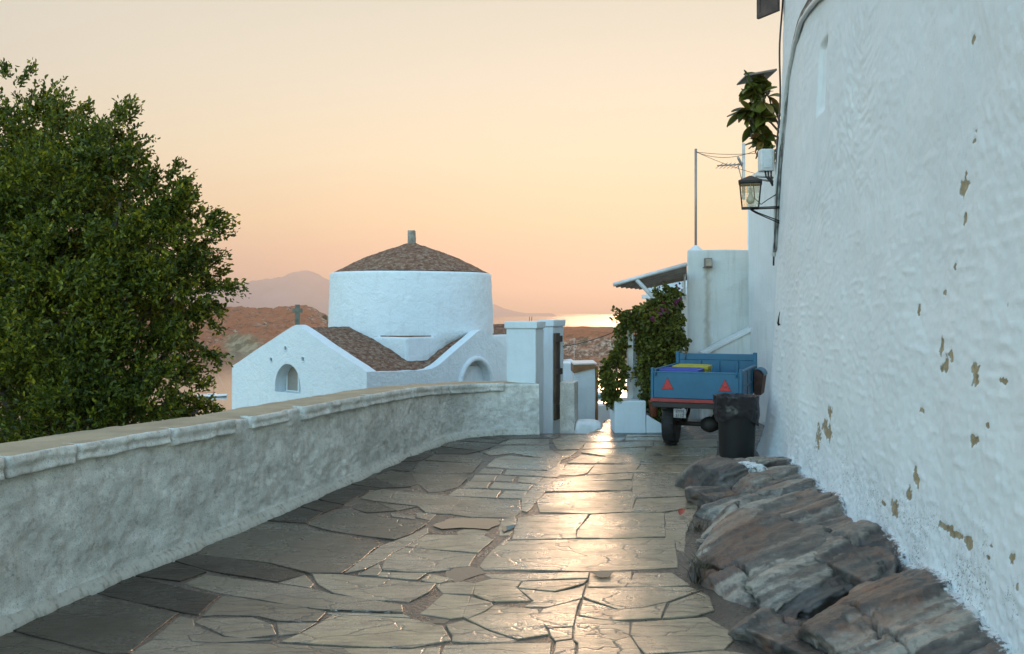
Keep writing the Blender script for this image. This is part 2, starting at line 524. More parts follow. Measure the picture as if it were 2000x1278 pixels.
ob('hull', arr_mesh('hull', np.array(V), np.array(fc)), M_HULLT, e)
MB().box((-1.2, -.8, .9), (.9, .8, 1.9), .15).build('cabin', M_HULLW, e)
tag(e, 'small green motor boat on water between wall and hanging vine', 'boat', 'boats moored in the bay')

# ------------------------------------------------------------------ near terrain below the lane (yards and the slope to the bay)
t = Mt('dry_earth')
n1 = t.noise(1.2, 6, .65, t.co('world')); n2 = t.noise(14, 5, .6, t.co('world'))
t.set(t.rmp(n1, [(.3, (.13, .10, .07)), (.7, (.27, .21, .15))]), .95, nrm=t.bump(n2, .6, .03), spec=.15)
M_EARTH = t.m
def h_near(X, Y):
    z = np.interp(Y, [-12, 9, 14, 34, 60, 120, 245, 300], [-1.2, -3.0, -3.4, -3.7, -6.0, -14, -32, -37])
    return z + .25 * fbm(X / 5, Y / 5, 0 * X, 4)
tag(heightfield('ground', np.concatenate([np.linspace(-160, -22, 40), np.linspace(-20, 20, 60), np.linspace(22, 160, 40)]),
                np.concatenate([np.linspace(-12, 40, 60), np.linspace(42, 300, 60)]), h_near, M_EARTH), kind='structure')

# ------------------------------------------------------------------ the lane: mortar bed + flagstones
def lane_z(X, Y):
    X = np.asarray(X, float); Y = np.asarray(Y, float)
    c0 = 11.70 + 1.6 * sstep(1.0, 1.5, X)
    return -.24 * np.maximum(Y - c0, 0) * sstep(0, .5, Y - c0)

t = Mt('wet_mortar')
c = t.co('world')
n1 = t.noise(4, 6, .65, c); n2 = t.noise(40, 5, .65, c)
col = t.rmp(n1, [(.3, (.026, .022, .018)), (.7, (.075, .062, .046))])
t.set(col, t.rmp(n1, [(.35, .18), (.65, .45)]), nrm=t.bump(t.mix(.5, n1, n2), .9, .03), ior=1.8)
M_MORTAR = t.m
xs = np.concatenate([np.linspace(-4.2, 3.6, 210)]); ys = np.concatenate([np.linspace(-3, 3, 50), np.linspace(3.03, 12.4, 230), np.linspace(12.5, 40, 60)])
def h_lane(X, Y):
    n = fbm(X * 2.2, Y * 2.2, 0 * X, 5, .55)
    return lane_z(X, Y) - .0062 + .003 * n
lane = tag(heightfield('lane', xs, ys, h_lane, M_MORTAR), kind='structure')

t = Mt('wet_flagstone')
ob_rnd = t.nd('ShaderNodeObjectInfo').outputs['Random']
off = t.nd('ShaderNodeVectorMath', operation='SCALE'); t.ln(t.nd('ShaderNodeObjectInfo').outputs['Location'], off.inputs[0]); off.inputs['Scale'].default_value = 0.0
cw = t.co('world')
str_ = t.co('world', (2.2, 14.0, 6.0), (0, 0, R(4)))
n_big = t.noise(1.7, 5, .6, cw)
n_str = t.noise(2.6, 7, .68, str_)
n_fine = t.noise(70, 5, .7, cw)
n_mid = t.noise(11, 6, .65, cw)
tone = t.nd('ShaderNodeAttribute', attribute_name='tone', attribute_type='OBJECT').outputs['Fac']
pale_stone = t.rmp(n_str, [(.26, (.085, .068, .042)), (.40, (.21, .168, .102)), (.56, (.35, .285, .175)), (.74, (.52, .43, .275))])
dark_stone = t.rmp(n_str, [(.28, (.012, .009, .007)), (.5, (.030, .023, .017)), (.74, (.065, .050, .034))])
base = t.mix(t.rmp(tone, [(.08, 0.0), (.45, .38), (.85, 1.0)]), dark_stone, pale_stone)  # dark stone colour by the parapet, pale golden towards mid-lane
tint = t.rmp(ob_rnd, [(0.0, (.80, .82, .80)), (.35, (1.0, .97, .90)), (.7, (.90, .90, .88)), (1.0, (1.15, 1.06, .92))])
base = t.mix(1.0, base, tint, 'MULTIPLY')
dv = t.nd('ShaderNodeVectorMath', operation='ADD'); nz_ = t.nd('ShaderNodeTexNoise'); nz_.inputs['Scale'].default_value = 3.5; nz_.inputs['Detail'].default_value = 5; t.ln(cw, nz_.inputs['Vector'])
sc_ = t.nd('ShaderNodeVectorMath', operation='SCALE'); sc_.inputs['Scale'].default_value = .38; t.ln(nz_.outputs['Color'], sc_.inputs[0]); t.ln(t.co('world', (.8, 2.2, 1), (0, 0, R(-8))), dv.inputs[0]); t.ln(sc_.outputs[0], dv.inputs[1])
crack = t.voro(2.6, dv.outputs[0], 'DISTANCE_TO_EDGE')
ckn = t.rmp(t.noise(2.3, 4, .6, cw), [(.38, 0.0), (.48, 1.0)])
ckm = t.mth('MULTIPLY', t.rmp(crack, [(0.0, 1.0), (.034, 0.0)]), ckn)
base = t.mix(t.mth('MULTIPLY', ckm, .8), base, (.02, .018, .015))
dirt = t.noise(4.5, 6, .7, t.co('world', (1, 1.6, 1)))
base = t.mix(t.rmp(dirt, [(.46, 0.0), (.66, .62)]), base, (.060, .045, .030))
spk = t.noise(120, 4, .75, t.co('world', (1, 2.2, 1)))
base = t.mix(t.rmp(spk, [(.50, 0.0), (.66, .75)]), base, t.mix(1.0, base, (.30, .28, .26), 'MULTIPLY'))
base = t.mix(t.rmp(spk, [(.30, .6), (.42, 0.0)]), base, t.mix(1.0, base, (1.6, 1.55, 1.45), 'MULTIPLY'))
pit = t.rmp(t.voro(9, cw), [(0.0, 1.0), (.045, 0.0)])
base = t.mix(pit, base, (.015, .013, .012))
wet = t.rmp(n_big, [(.36, 0.0), (.62, 1.0)])
rgh = t.mix(wet, t.rmp(n_mid, [(.3, .30), (.7, .46)]), t.rmp(n_mid, [(.3, .16), (.7, .30)]))
hgt = t.mix(.22, t.mix(.45, n_str, n_mid), n_fine)
hgt = t.mix(t.mth('MULTIPLY', ckm, .9), hgt, (0, 0, 0))
nb_ = t.bump(hgt, .55, .016)
t.set(base, rgh, nrm=nb_, ior=1.75)
t.ln(nb_, t.b.inputs['Coat Normal'])
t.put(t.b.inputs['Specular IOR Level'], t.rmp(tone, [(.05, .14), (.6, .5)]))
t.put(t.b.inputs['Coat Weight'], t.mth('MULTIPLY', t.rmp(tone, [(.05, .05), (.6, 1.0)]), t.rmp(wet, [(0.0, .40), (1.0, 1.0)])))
t.put(t.b.inputs['Coat Roughness'], t.mix(wet, t.rmp(n_mid, [(.3, .34), (.7, .48)]), t.rmp(n_mid, [(.3, .20), (.7, .34)])))
t.b.inputs['Coat IOR'].default_value = 1.9
t.b.inputs['Specular Tint'].default_value = (1, .97, .92, 1)
M_FLAG = t.m

def shrink(poly, d):
    n = len(poly); out = []
    ar = sum(poly[k][0] * poly[(k + 1) % n][1] - poly[(k + 1) % n][0] * poly[k][1] for k in range(n))
    if ar < 0: poly = poly[::-1]
    for k in range(n):
        a = Vector(poly[k - 1]); b = Vector(poly[k]); c_ = Vector(poly[(k + 1) % n])
        e1 = (b - a).normalized(); e2 = (c_ - b).normalized()
        n1 = Vector((-e1.y, e1.x)); n2 = Vector((-e2.y, e2.x))
        m = n1 + n2
        if m.length < 1e-4: m = n1
        m.normalize(); k_ = d / max(.45, m.dot(n1))
        out.append(b + m * k_)
    return out
def resample(poly, step):
    out = []
    n = len(poly)
    for k in range(n):
        a = Vector(poly[k]); b = Vector(poly[(k + 1) % n]); m = max(1, int((b - a).length / step))
        for q in range(m): out.append(a + (b - a) * (q / m))
    return out
def flagstone(poly, seed, dz=0.0, gap=-.0025):
    r = random.Random(seed)
    if min(p_[1] for p_ in poly) > 7.0: gap = -.005
    P = shrink(poly, gap)
    P = resample(P, .10)
    # uneven broken edge
    A = np.array([p[:] for p in P])
    j = np.stack([pn(A[:, 0] * 6, A[:, 1] * 6, seed * .37), pn(A[:, 0] * 6 + 40, A[:, 1] * 6, seed * .37)], -1) * .009
    A = A + j
    c0 = A.mean(0)
    In = np.array([p[:] for p in shrink([tuple(q) for q in A], .004)])
    # interior points
    mn, mx = A.min(0), A.max(0)
    st = .10
    gx, gy = np.meshgrid(np.arange(mn[0], mx[0], st), np.arange(mn[1], mx[1], st))
    G = np.stack([gx.ravel(), gy.ravel()], -1) + np.random.default_rng(seed).uniform(-.03, .03, (gx.size, 2))
    def inside(pt):
        x, y = pt; c_ = False; m = len(In)
        for k in range(m):
            x1, y1 = In[k]; x2, y2 = In[(k + 1) % m]
            if (y1 > y) != (y2 > y) and x < (x2 - x1) * (y - y1) / (y2 - y1) + x1: c_ = not c_
        return c_
    G = np.array([g for g in G if inside(g) and np.min(np.linalg.norm(In - g, axis=1)) > .035]).reshape(-1, 2)
    m = len(In)
    allp = [Vector(p) for p in In] + [Vector(p) for p in G]
    vo, _, fo, *_ = delaunay_2d_cdt(allp, [(k, (k + 1) % m) for k in range(m)], [], 1, 1e-6)
    if len(vo) != len(allp) or not fo: return None
    V2 = np.array([v[:] for v in vo])
    tx, ty = r.gauss(0, .004), r.gauss(0, .004)
    def zt(q): return lane_z(q[:, 0], q[:, 1]) + dz + tx * (q[:, 0] - c0[0]) + ty * (q[:, 1] - c0[1]) + .0045 * fbm(q[:, 0] * 2.2, q[:, 1] * 2.2, seed * .7, 2, .4)
    top = np.column_stack([V2, zt(V2)])
    rim = np.column_stack([A, zt(A) - .0025]); bot = np.column_stack([A, zt(A) - .055])
    off = np.array([c0[0], c0[1], 0.0])
    V = np.concatenate([top, top[:m], rim, bot]) - off      # the top keeps its own ring of vertices: a crisp arris
    nt_ = len(top) + m
    k = np.arange(m); k2 = (k + 1) % m
    q1 = np.stack([nt_ + k, nt_ + k2, nt_ - m + k2, nt_ - m + k], -1); q2 = np.stack([nt_ + m + k, nt_ + m + k2, nt_ + k2, nt_ + k], -1)
    me = arr_mesh('flagstone', V, [np.array([list(f) for f in fo]), q1, q2])
    me.polygons.foreach_set('use_smooth', np.arange(len(fo) + 2 * m) < len(fo))
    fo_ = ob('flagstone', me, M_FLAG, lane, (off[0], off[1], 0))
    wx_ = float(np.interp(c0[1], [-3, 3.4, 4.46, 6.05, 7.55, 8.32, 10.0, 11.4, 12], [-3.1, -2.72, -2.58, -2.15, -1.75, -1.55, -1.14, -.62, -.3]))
    fo_['tone'] = float(np.clip((c0[0] - wx_ - .2) / 2.0, 0, 1) * .95 + r.uniform(-.08, .10))  # low near the parapet: stones there are darker and less glossy
    return fo_

FLAGS = [
 [(25,1230),(160,1160),(347,1197),(250,1274),(205,1276)], [(0,1240),(20,1236),(205,1282),(215,1300),(150,1400),(-150,1330)],
 [(172,1153),(252,1125),(428,1165),(388,1200),(355,1195),(215,1164)], [(256,1122),(322,1094),(402,1117),(352,1135)],
 [(360,1139),(402,1121),(540,1139),(612,1150),(650,1161),(785,1183),(787,1197),(637,1191),(575,1183),(505,1170),(440,1160)],
 [(395,1070),(470,1038),(520,1018),(592,1025),(622,1037),(722,1060),(740,1065),(705,1093),(668,1119),(605,1119),(525,1099),(392,1084)],
 [(330,1092),(385,1082),(525,1101),(600,1121),(540,1136),(470,1125),(405,1114)], [(545,1137),(595,1124),(612,1140),(606,1147)],
 [(610,1121),(665,1122),(700,1126),(850,1141),(840,1155),(800,1175),(715,1171),(650,1157),(620,1140)],
 [(748,1098),(880,1112),(835,1117),(790,1116),(745,1112)], [(705,1120),(738,1101),(745,1114),(738,1124),(702,1122)],
 [(742,1117),(792,1119),(832,1120),(815,1132),(740,1125)], [(838,1121),(885,1130),(858,1138),(822,1133)],
 [(797,1066),(832,1044),(945,1047),(962,1055),(933,1079),(815,1069)], [(790,1070),(815,1071),(930,1082),(915,1105),(870,1110),(750,1096),(768,1080)],
 [(598,1024),(655,1003),(678,997),(714,1003),(786,1015),(832,1025),(800,1044),(770,1054),(650,1037)],
 [(522,1016),(552,1000),(582,990),(630,1001),(598,1022)], [(584,988),(607,974),(670,987),(632,1000)],
 [(608,972),(667,945),(742,954),(724,958),(694,972),(671,985)], [(670,943),(702,932),(730,933),(755,944),(800,951),(745,953)],
 [(762,919),(798,926),(818,944),(800,949),(766,947),(738,937),(734,932)], [(804,926),(890,928),(912,936),(892,952),(862,960),(838,961),(820,948)],
 [(704,974),(726,959),(750,957),(830,965),(970,975),(1014,976),(1018,998),(1000,1011),(920,1009),(880,1004),(832,1001),(815,988),(736,979)],
 [(740,982),(812,990),(776,997)], [(700,985),(736,984),(772,997),(716,1001),(690,992)], [(764,1002),(806,1008),(812,1014),(766,1008)],
 [(815,1000),(850,1004),(838,1016),(812,1010)], [(980,1014),(1005,1010),(1008,1022),(995,1045),(976,1046),(974,1030)],
 [(944,915),(982,916),(976,926),(936,924)], [(990,918),(1068,920),(1064,930),(1040,929),(986,927)], [(928,928),(970,928),(964,939),(920,939)],
 [(974,928),(1006,931),(1000,940),(968,939)], [(1016,932),(1058,932),(1048,944),(1012,941)], [(916,941),(958,942),(950,953),(904,952)],
 [(966,942),(1040,946),(1030,957),(956,954)], [(894,954),(978,958),(970,972),(876,968)], [(988,958),(1030,958),(1020,973),(976,972)],
 [(968,896),(992,890),(1068,896),(1076,918),(1016,916),(950,911)], [(996,884),(1076,880),(1100,890),(1088,910),(1076,914),(1070,896)],
 [(806,920),(822,901),(936,906),(922,923),(832,925)], [(764,902),(803,886),(836,878),(846,887),(822,899),(800,901)],
 [(738,926),(762,904),(816,902),(801,921),(764,917)], [(850,888),(912,888),(944,898),(938,905),(832,899)], [(860,875),(940,880),(912,887),(852,886),(840,877)],
 [(862,872),(882,861),(974,867),(942,880)], [(924,853),(980,862),(972,866),(884,860)], [(940,850),(992,858),(980,861),(926,852)],
 [(996,858),(1072,857),(1070,868),(978,867)], [(985,872),(1072,870),(1074,879),(1012,884),(958,890),(945,884)], [(956,847.6),(1056,849),(1072,856),(996,857)],
 [(1058,849.2),(1120,849.5),(1118,855),(1078,856)], [(1080,860),(1144,864),(1130,878),(1090,878)], [(1084,881),(1128,880),(1112,892),(1096,899),(1100,888)],
 [(1144,866),(1276,862),(1276,871),(1138,877)], [(1122,850),(1222,856),(1210,861),(1152,862),(1080,858)], [(1224,855),(1294,853),(1296,860),(1222,860)],
 [(1225,849.5),(1300,849.5),(1296,852),(1224,853)], [(1138,879),(1260,874),(1258,886),(1182,890),(1136,884)], [(1136,888),(1182,892),(1164,905),(1110,904)],
 [(1186,891),(1260,887),(1250,905),(1168,905)], [(1106,908),(1162,908),(1146,924),(1124,928),(1090,926)], [(1164,908),(1250,907),(1238,921),(1148,927)],
 [(1088,934),(1148,929),(1236,924),(1234,936),(1126,939)], [(1086,936),(1126,940),(1234,938),(1232,956),(1066,960)],
 [(1066,964),(1232,960),(1242,970),(1234,999),(1150,1003),(1054,1000),(1050,980)],
 [(1278,862),(1400,858),(1400,873),(1278,872)], [(1264,876),(1276,873),(1400,876),(1398,890),(1256,889)], [(1256,891),(1398,892),(1392,906),(1252,905)],
 [(1254,907),(1390,908),(1372,924),(1240,922)], [(1238,925),(1362,925),(1342,946),(1236,948)], [(1236,950),(1340,948),(1345,968),(1242,972),(1236,960)],
 [(1244,974),(1350,970),(1362,990),(1290,1000),(1236,999)], [(1300,1003),(1362,992),(1340,1040),(1335,1078),(1322,1072),(1320,1052),(1300,1050)],
 [(1012,1012),(1050,1006),(1150,1005),(1126,1035),(1125,1051),(1000,1053),(1002,1044)], [(1155,1005),(1235,1001),(1298,1002),(1298,1048),(1200,1051),(1127,1051),(1128,1036)],
 [(985,1056),(1125,1053),(1297,1051),(1318,1052),(1322,1108),(1240,1112),(1150,1115),(1025,1113),(945,1112),(938,1105),(955,1080)],
 [(945,1121),(1150,1118),(1148,1130),(1020,1133),(960,1128)], [(930,1138),(960,1130),(1020,1135),(1008,1147),(1036,1172),(960,1174),(925,1160)],
 [(1022,1135),(1146,1132),(1140,1140),(1085,1154),(1012,1147)], [(1014,1150),(1085,1157),(1130,1148),(1144,1142),(1136,1168),(1070,1184),(1025,1184),(1042,1173)],
 [(822,1198),(868,1160),(918,1164),(904,1205),(880,1207)], [(915,1210),(950,1195),(965,1182),(1048,1190),(1062,1220),(1070,1237),(1012,1247),(960,1230)],
 [(870,1222),(905,1212),(958,1232),(1008,1249),(1000,1254),(900,1252),(885,1250),(883,1240)], [(1060,1190),(1132,1172),(1120,1222),(1070,1226),(1050,1204)],
 [(1072,1228),(1119,1225),(1117,1246),(1085,1251),(1074,1240)], [(870,1258),(1000,1256),(1075,1257),(1072,1290),(1060,1330),(900,1330),(860,1280)],
 [(1085,1254),(1118,1250),(1125,1260),(1120,1290),(1110,1335),(1068,1330),(1078,1290)],
 [(650,1201),(800,1207),(862,1222),(880,1250),(805,1263),(665,1260),(550,1253),(590,1236),(620,1220)],
 [(440,1163),(505,1173),(638,1194),(617,1214),(540,1212),(505,1203),(420,1200),(395,1203),(430,1168)], [(540,1216),(615,1216),(585,1236),(545,1240)],
 [(382,1215),(395,1207),(495,1207),(530,1220),(540,1240),(475,1245),(440,1240)], [(300,1246),(350,1203),(376,1208),(378,1222),(436,1243),(530,1248),(420,1254),(340,1250)],
 [(255,1274),(298,1249),(420,1257),(550,1258),(665,1265),(700,1290),(650,1340),(300,1340)], [(668,1266),(800,1268),(860,1262),(855,1290),(880,1335),(660,1335),(705,1290)],
 [(1152,1119),(1235,1116),(1232,1135),(1218,1145),(1148,1145)], [(1240,1119),(1312,1118),(1346,1142),(1285,1146),(1224,1145)],
 [(1145,1148),(1345,1146),(1366,1152),(1306,1174),(1260,1184),(1210,1190),(1150,1170),(1140,1165)],
 [(1138,1172),(1205,1192),(1260,1187),(1302,1177),(1290,1206),(1200,1212),(1165,1207),(1132,1200)], [(1308,1178),(1370,1156),(1385,1165),(1395,1192),(1360,1203),(1293,1207)],
 [(1125,1205),(1160,1209),(1230,1215),(1228,1240),(1245,1265),(1258,1290),(1265,1335),(1115,1335),(1125,1290),(1130,1255),(1122,1248)],
 [(1236,1215),(1380,1206),(1420,1230),(1430,1250),(1415,1268),(1300,1274),(1262,1277),(1248,1262),(1232,1240)], [(1262,1281),(1415,1272),(1500,1285),(1520,1340),(1270,1335)],
 [(1019,975),(1040,953),(1062,933),(1084,934),(1064,960),(1049,979),(1030,1000),(1020,997)], [(1070,919),(1078,916),(1094,908),(1104,906),(1088,931),(1060,931)], [(940,1104),(960,1078),(984,1056),(1000,1048),(984,1062),(956,1086),(946,1106)], [(905,1204),(920,1166),(958,1176),(962,1182),(946,1194),(914,1209)], [(866,1158),(850,1142),(905,1136),(928,1140),(922,1160)], [(770,1056),(800,1046),(834,1030),(836,1040),(796,1064),(768,1078),(748,1094),(710,1112),(672,1120),(706,1095),(742,1066)],
 [(240,1285),(300,1345),(150,1405),(216,1302)], [(640,1195),(785,1199),(800,1205),(650,1199)],
]
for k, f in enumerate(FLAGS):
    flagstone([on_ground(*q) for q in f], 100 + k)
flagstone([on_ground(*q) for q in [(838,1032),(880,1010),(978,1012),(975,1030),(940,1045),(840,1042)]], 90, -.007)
# stones behind the frame's lower edge and beyond the crest
y0 = 3.72
rr = random.Random(5); sd = 400
while y0 > -1.6:
    h = rr.uniform(.28, .5); x = -2.75 - .05 * (3.7 - y0) + rr.uniform(-.1, .1)
    while x < 1.2:
        w_ = rr.uniform(.4, 1.0); sk = rr.uniform(-.04, .04)
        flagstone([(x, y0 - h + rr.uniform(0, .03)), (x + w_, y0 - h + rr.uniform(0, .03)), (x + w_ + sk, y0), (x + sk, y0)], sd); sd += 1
        x += w_ + .012
    y0 -= h + .012
y0 = 11.95
while y0 < 17:
    h = rr.uniform(.35, .5); x = .45 + .04 * (y0 - 12)
    while x < 1.1:
        w_ = rr.uniform(.3, .5)
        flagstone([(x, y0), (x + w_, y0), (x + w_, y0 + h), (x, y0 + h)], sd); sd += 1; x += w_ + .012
    y0 += h + .012

# standing water
t = Mt('puddle_water')
t.set((.06, .055, .045), .025, nrm=t.bump(t.noise(9, 2, .5, t.co('world')), .04, .01), ior=1.6)
M_PUD = t.m
def puddle(pts, z, seed):
    P = [on_ground(*q) for q in pts]; P = resample(P, .05)
    A = np.array([p[:] for p in P])
    A = A + np.stack([pn(A[:, 0] * 9, A[:, 1] * 9, seed), pn(A[:, 0] * 9 + 30, A[:, 1] * 9, seed)], -1) * .022
    V = np.column_stack([A, np.full(len(A), z)])
    me = arr_mesh('puddle', V, np.arange(len(V))[None, :], False)
    return tag(ob('puddle', me, M_PUD), kind='structure')
puddle([(846,1027),(880,1013),(976,1014),(973,1026),(955,1034),(900,1031),(862,1033)], .001, 3.1)
puddle([(868,1114),(905,1104),(935,1108),(950,1118),(915,1127),(890,1136),(872,1128)], -.004, 5.2)
puddle([(1156,1120),(1200,1119),(1192,1129),(1170,1131)], .0085, 7.7)
puddle([(812,1199),(880,1209),(872,1216),(838,1216)], -.006, 9.3)
puddle([(806,1264),(848,1258),(836,1272),(815,1274)], -.006, 11.3)
puddle([(984,1030),(1006,1026),(998,1036),(986,1040)], .007, 13.9)
# ------------------------------------------------------------------ parapet along the left side of the lane
def smooth_line(pts, n, k=3):
    P = np.array(pts, float)
    d = np.concatenate([[0], np.cumsum(np.linalg.norm(np.diff(P, axis=0), axis=1))])
    s = np.linspace(0, d[-1], n)
    Q = np.stack([np.interp(s, d, P[:, 0]), np.interp(s, d, P[:, 1])], -1)
    w = max(3, int(n * .02)); ker = np.ones(2 * w + 1) / (2 * w + 1)
    for _ in range(k):
        pad = np.concatenate([2 * Q[:1] - Q[w:0:-1], Q, 2 * Q[-1:] - Q[-2:-w - 2:-1]])
        Q = np.stack([np.convolve(pad[:, 0], ker, 'valid'), np.convolve(pad[:, 1], ker, 'valid')], -1)
    return Q

def m_parapet(name, dark=1.0):
    t = Mt(name); c = t.co('world')
    big = t.noise(1.1, 6, .62, c); mid = t.noise(7, 6, .68, c); fine = t.noise(42, 5, .7, c)
    st = t.noise(5, 5, .65, t.co('world', (2.4, 2.4, .5)))
    lime = (.85, .84, .77); grime = (.17, .18, .15); ochre = (.34, .28, .19)
    col = t.mix(t.rmp(mid, [(.34, 0.0), (.66, 1.0)]), lime, tuple(.68 * x for x in lime))
    col = t.mix(t.mth('MULTIPLY', t.rmp(big, [(.42, 0.0), (.72, 1.0)]), .42), col, grime)
    col = t.mix(t.mth('MULTIPLY', t.rmp(st, [(.52, 0.0), (.75, 1.0)]), .40), col, ochre)
    col = t.mix(t.rmp(t.noise(19, 5, .75, c), [(.56, 0.0), (.70, .55)]), col, grime)
    col = t.mix(t.rmp(t.noise(30, 4, .7, c), [(.64, 0.0), (.72, .8)]), col, (.74, .77, .74))
    col = t.mix(t.rmp(t.noise(110, 4, .8, c), [(.55, 0.0), (.66, .7)]), col, (.10, .105, .09))
    h = t.mix(.45, mid, t.mix(.4, t.noise(18, 6, .75, c), fine))
    t.set(col, .82, nrm=t.bump(h, .75, .04), spec=.3)
    return t.m
M_PARA = m_parapet('weathered_limewash')
t = Mt('coping_cement'); c = t.co('world')
n1 = t.noise(2.2, 6, .65, c); n2 = t.noise(30, 5, .7, c); n3 = t.noise(7, 4, .6, t.co('world', (1, 1, 1)))
col = t.rmp(n1, [(.3, (.25, .215, .15)), (.55, (.36, .305, .205)), (.75, (.43, .365, .25))])
col = t.mix(t.rmp(t.noise(90, 3, .7, c), [(.6, 0.0), (.7, .5)]), col, (.12, .10, .07))
t.set(col, .85, nrm=t.bump(t.mix(.5, n3, n2), .45, .012), spec=.25)
M_CEM = t.m
M_KERBW = m_whitewash('kerb_lime', (.60, .58, .50), (.16, .14, .10), .9, 2.2, 1.0)

PL = smooth_line([(-3.1, -3), (-2.93, 1.0), (-2.72, 3.4), (-2.576, 4.46), (-2.44, 5.09), (-2.15, 6.05), (-1.75, 7.55), (-1.55, 8.32), (-1.14, 10.0), (-.84, 11.0), (-.62, 11.42), (-.30, 11.63), (0.0, 11.67), (.36, 11.68)], 760, 2)
TG = np.gradient(PL, axis=0); TG /= np.linalg.norm(TG, axis=1)[:, None]
NRM = np.stack([-TG[:, 1], TG[:, 0]], -1)          # towards the back of the wall
PS = np.concatenate([[0], np.cumsum(np.linalg.norm(np.diff(PL, axis=0), axis=1))])
PTOP = np.interp(PL[:, 1], [-3, 3, 4.46, 5.8, 6.75, 7.59, 8.8, 10.2, 11.2, 11.7], [.90, .875, .861, .83, .80, .794, .775, .735, .68, .66]) + .006 * fbm(PS * 1.3, 0 * PS, 0 * PS, 3)
PPX = 1000 + F * PL[:, 0] / np.maximum(PL[:, 1], .3)
prof = [(-.060, -.04, 0), (-.057, .005, 0), (-.048, .025, 0), (-.03, .045, 0), (-.010, .065, 0)]
for k in range(60): prof.append((-.005 + .03 * k / 59, None, k / 59))
for u in (.034, .045, .07, .11, .16, .21, .26, .31, .36, .41, .45, .48, .495, .505): prof.append((u, 'top', u))
for z in (-.02, -.06, -.3, -.8, -1.6, -3.4): prof.append((.51, 'back', z))
n_s, n_p = len(PL), len(prof)
V = np.zeros((n_s, n_p, 3)); mi = np.zeros((n_s, n_p), int)
for j, (u, z, q) in enumerate(prof):
    if z is None: zz = .09 + q * (PTOP - .10 - .012)
    elif z == 'top': zz = PTOP + .012 * math.sin(min(1, (u - .034) / .47) * math.pi) - (.006 if u < .04 or u > .5 else 0)
    elif z == 'back': zz = PTOP + q if q > -.5 else np.full(n_s, q)
    else: zz = np.full(n_s, z)
    X = PL[:, 0] + NRM[:, 0] * u; Y = PL[:, 1] + NRM[:, 1] * u
    amp = .015 if z is None else (.010 if isinstance(z, float) else (.005 if z == 'top' else .01))
    dsp = amp * fbm(X * 3.0, Y * 3.0, zz * 4, 5, .6) + amp * .6 * np.maximum(0, fbm(X * 9, Y * 9, zz * 9, 3, .6))
    if z == 'top': zz = zz + dsp
    else: X = X - NRM[:, 0] * dsp; Y = Y - NRM[:, 1] * dsp
    if isinstance(z, float) and z < .06: 
        wv = .030 * fbm(PS * 2.2, 0 * PS, 0 * PS + 7, 5, .6)
        X = X + NRM[:, 0] * wv; Y = Y + NRM[:, 1] * wv
    V[:, j] = np.stack([X, Y, zz], -1)
jt = [j for j, p_ in enumerate(prof) if p_[1] == 'top'][0]; jb = [j for j, p_ in enumerate(prof) if p_[1] == 'back'][0]
me = arr_mesh('parapet_wall', V.reshape(-1, 3), grid_faces(n_s, n_p, True))
fm = np.zeros((n_s - 1, n_p - 1), int); fm[:, jt + 1:jb] = 1; fm[:, :4] = 2
para = ob('parapet_wall', me, [M_PARA, M_CEM, M_KERBW])
me.polygons.foreach_set('material_index', fm.ravel().astype(np.int32))
tag(para, 'long low weathered parapet wall with tan top bordering lane on left', 'wall')

def coping(s0, s1, h, seed):
    m = max(6, int((s1 - s0) / .02)); ss = np.linspace(s0, s1, m)
    bx = np.interp(ss, PS, PL[:, 0]); by = np.interp(ss, PS, PL[:, 1]); nx = np.interp(ss, PS, NRM[:, 0]); ny = np.interp(ss, PS, NRM[:, 1]); tp = np.interp(ss, PS, PTOP)
    o_ = .020
    cs = [(.10, .014), (.05, .016), (.02, .015), (-o_ + .012, .013), (-o_ + .003, .008), (-o_, -.004)]
    for k in range(1, 9): cs.append((-o_ - .004 * math.sin(k), -.004 - (h - .012) * k / 8))
    cs += [(-o_ + .006, -h), (.02, -h + .004)]
    nc = len(cs); V = np.zeros((m, nc, 3))
    endf = np.minimum(1, np.minimum(ss - s0, s1 - ss) / .03)
    hv = 1 + .13 * fbm(ss * 2.3, 0 * ss, seed * 1.7, 3)
    for j, (u, z) in enumerate(cs):
        uu = u + (1 - endf) ** 2 * .02 * (1 if u < .03 else 0)
        z2 = z if z > -.01 else z * hv
        zz = tp + z2
        X = bx + nx * uu; Y = by + ny * uu
        d = (.009 if z < .01 else .002) * fbm(X * 7, Y * 7, zz * 9 + seed, 4, .6)
        chip = np.maximum(0, fbm(X * 4, Y * 4, zz * 3 + seed * 3, 3) - .35) * .035 * (1 if u < .01 else 0)
        V[:, j] = np.stack([X - nx * (d - chip), Y - ny * (d - chip), zz], -1)
    f = grid_faces(m, nc, False)
    caps = [np.arange(nc)[None, :], (np.arange(nc) + (m - 1) * nc)[::-1][None, :]]
    me = arr_mesh('coping_stone', V.reshape(-1, 3), [f] + caps)
    fm = np.zeros((m - 1, nc - 1), int); fm[:, :3] = 1
    o2 = ob('coping_stone', me, [M_PARA, M_CEM], para)
    mi_ = np.zeros(len(me.polygons), np.int32); mi_[:fm.size] = fm.ravel(); me.polygons.foreach_set('material_index', mi_)
    return o2
def s_px(px): return float(np.interp(px, PPX[200:], PS[200:]))
for k, (a, b) in enumerate([(12, 148), (151, 333), (336, 459), (492, 564), (592, 719), (722, 800), (803, 877), (880, 985)]):
    coping(s_px(a), s_px(b), .10 if k not in (1, 3) else .085, k + 1)
sA = s_px(12)
for k in range(5):
    if sA - 1.0 * (k + 1) > .2: coping(sA - 1.0 * (k + 1) + .03, sA - 1.0 * k - .02, .10, 20 + k)

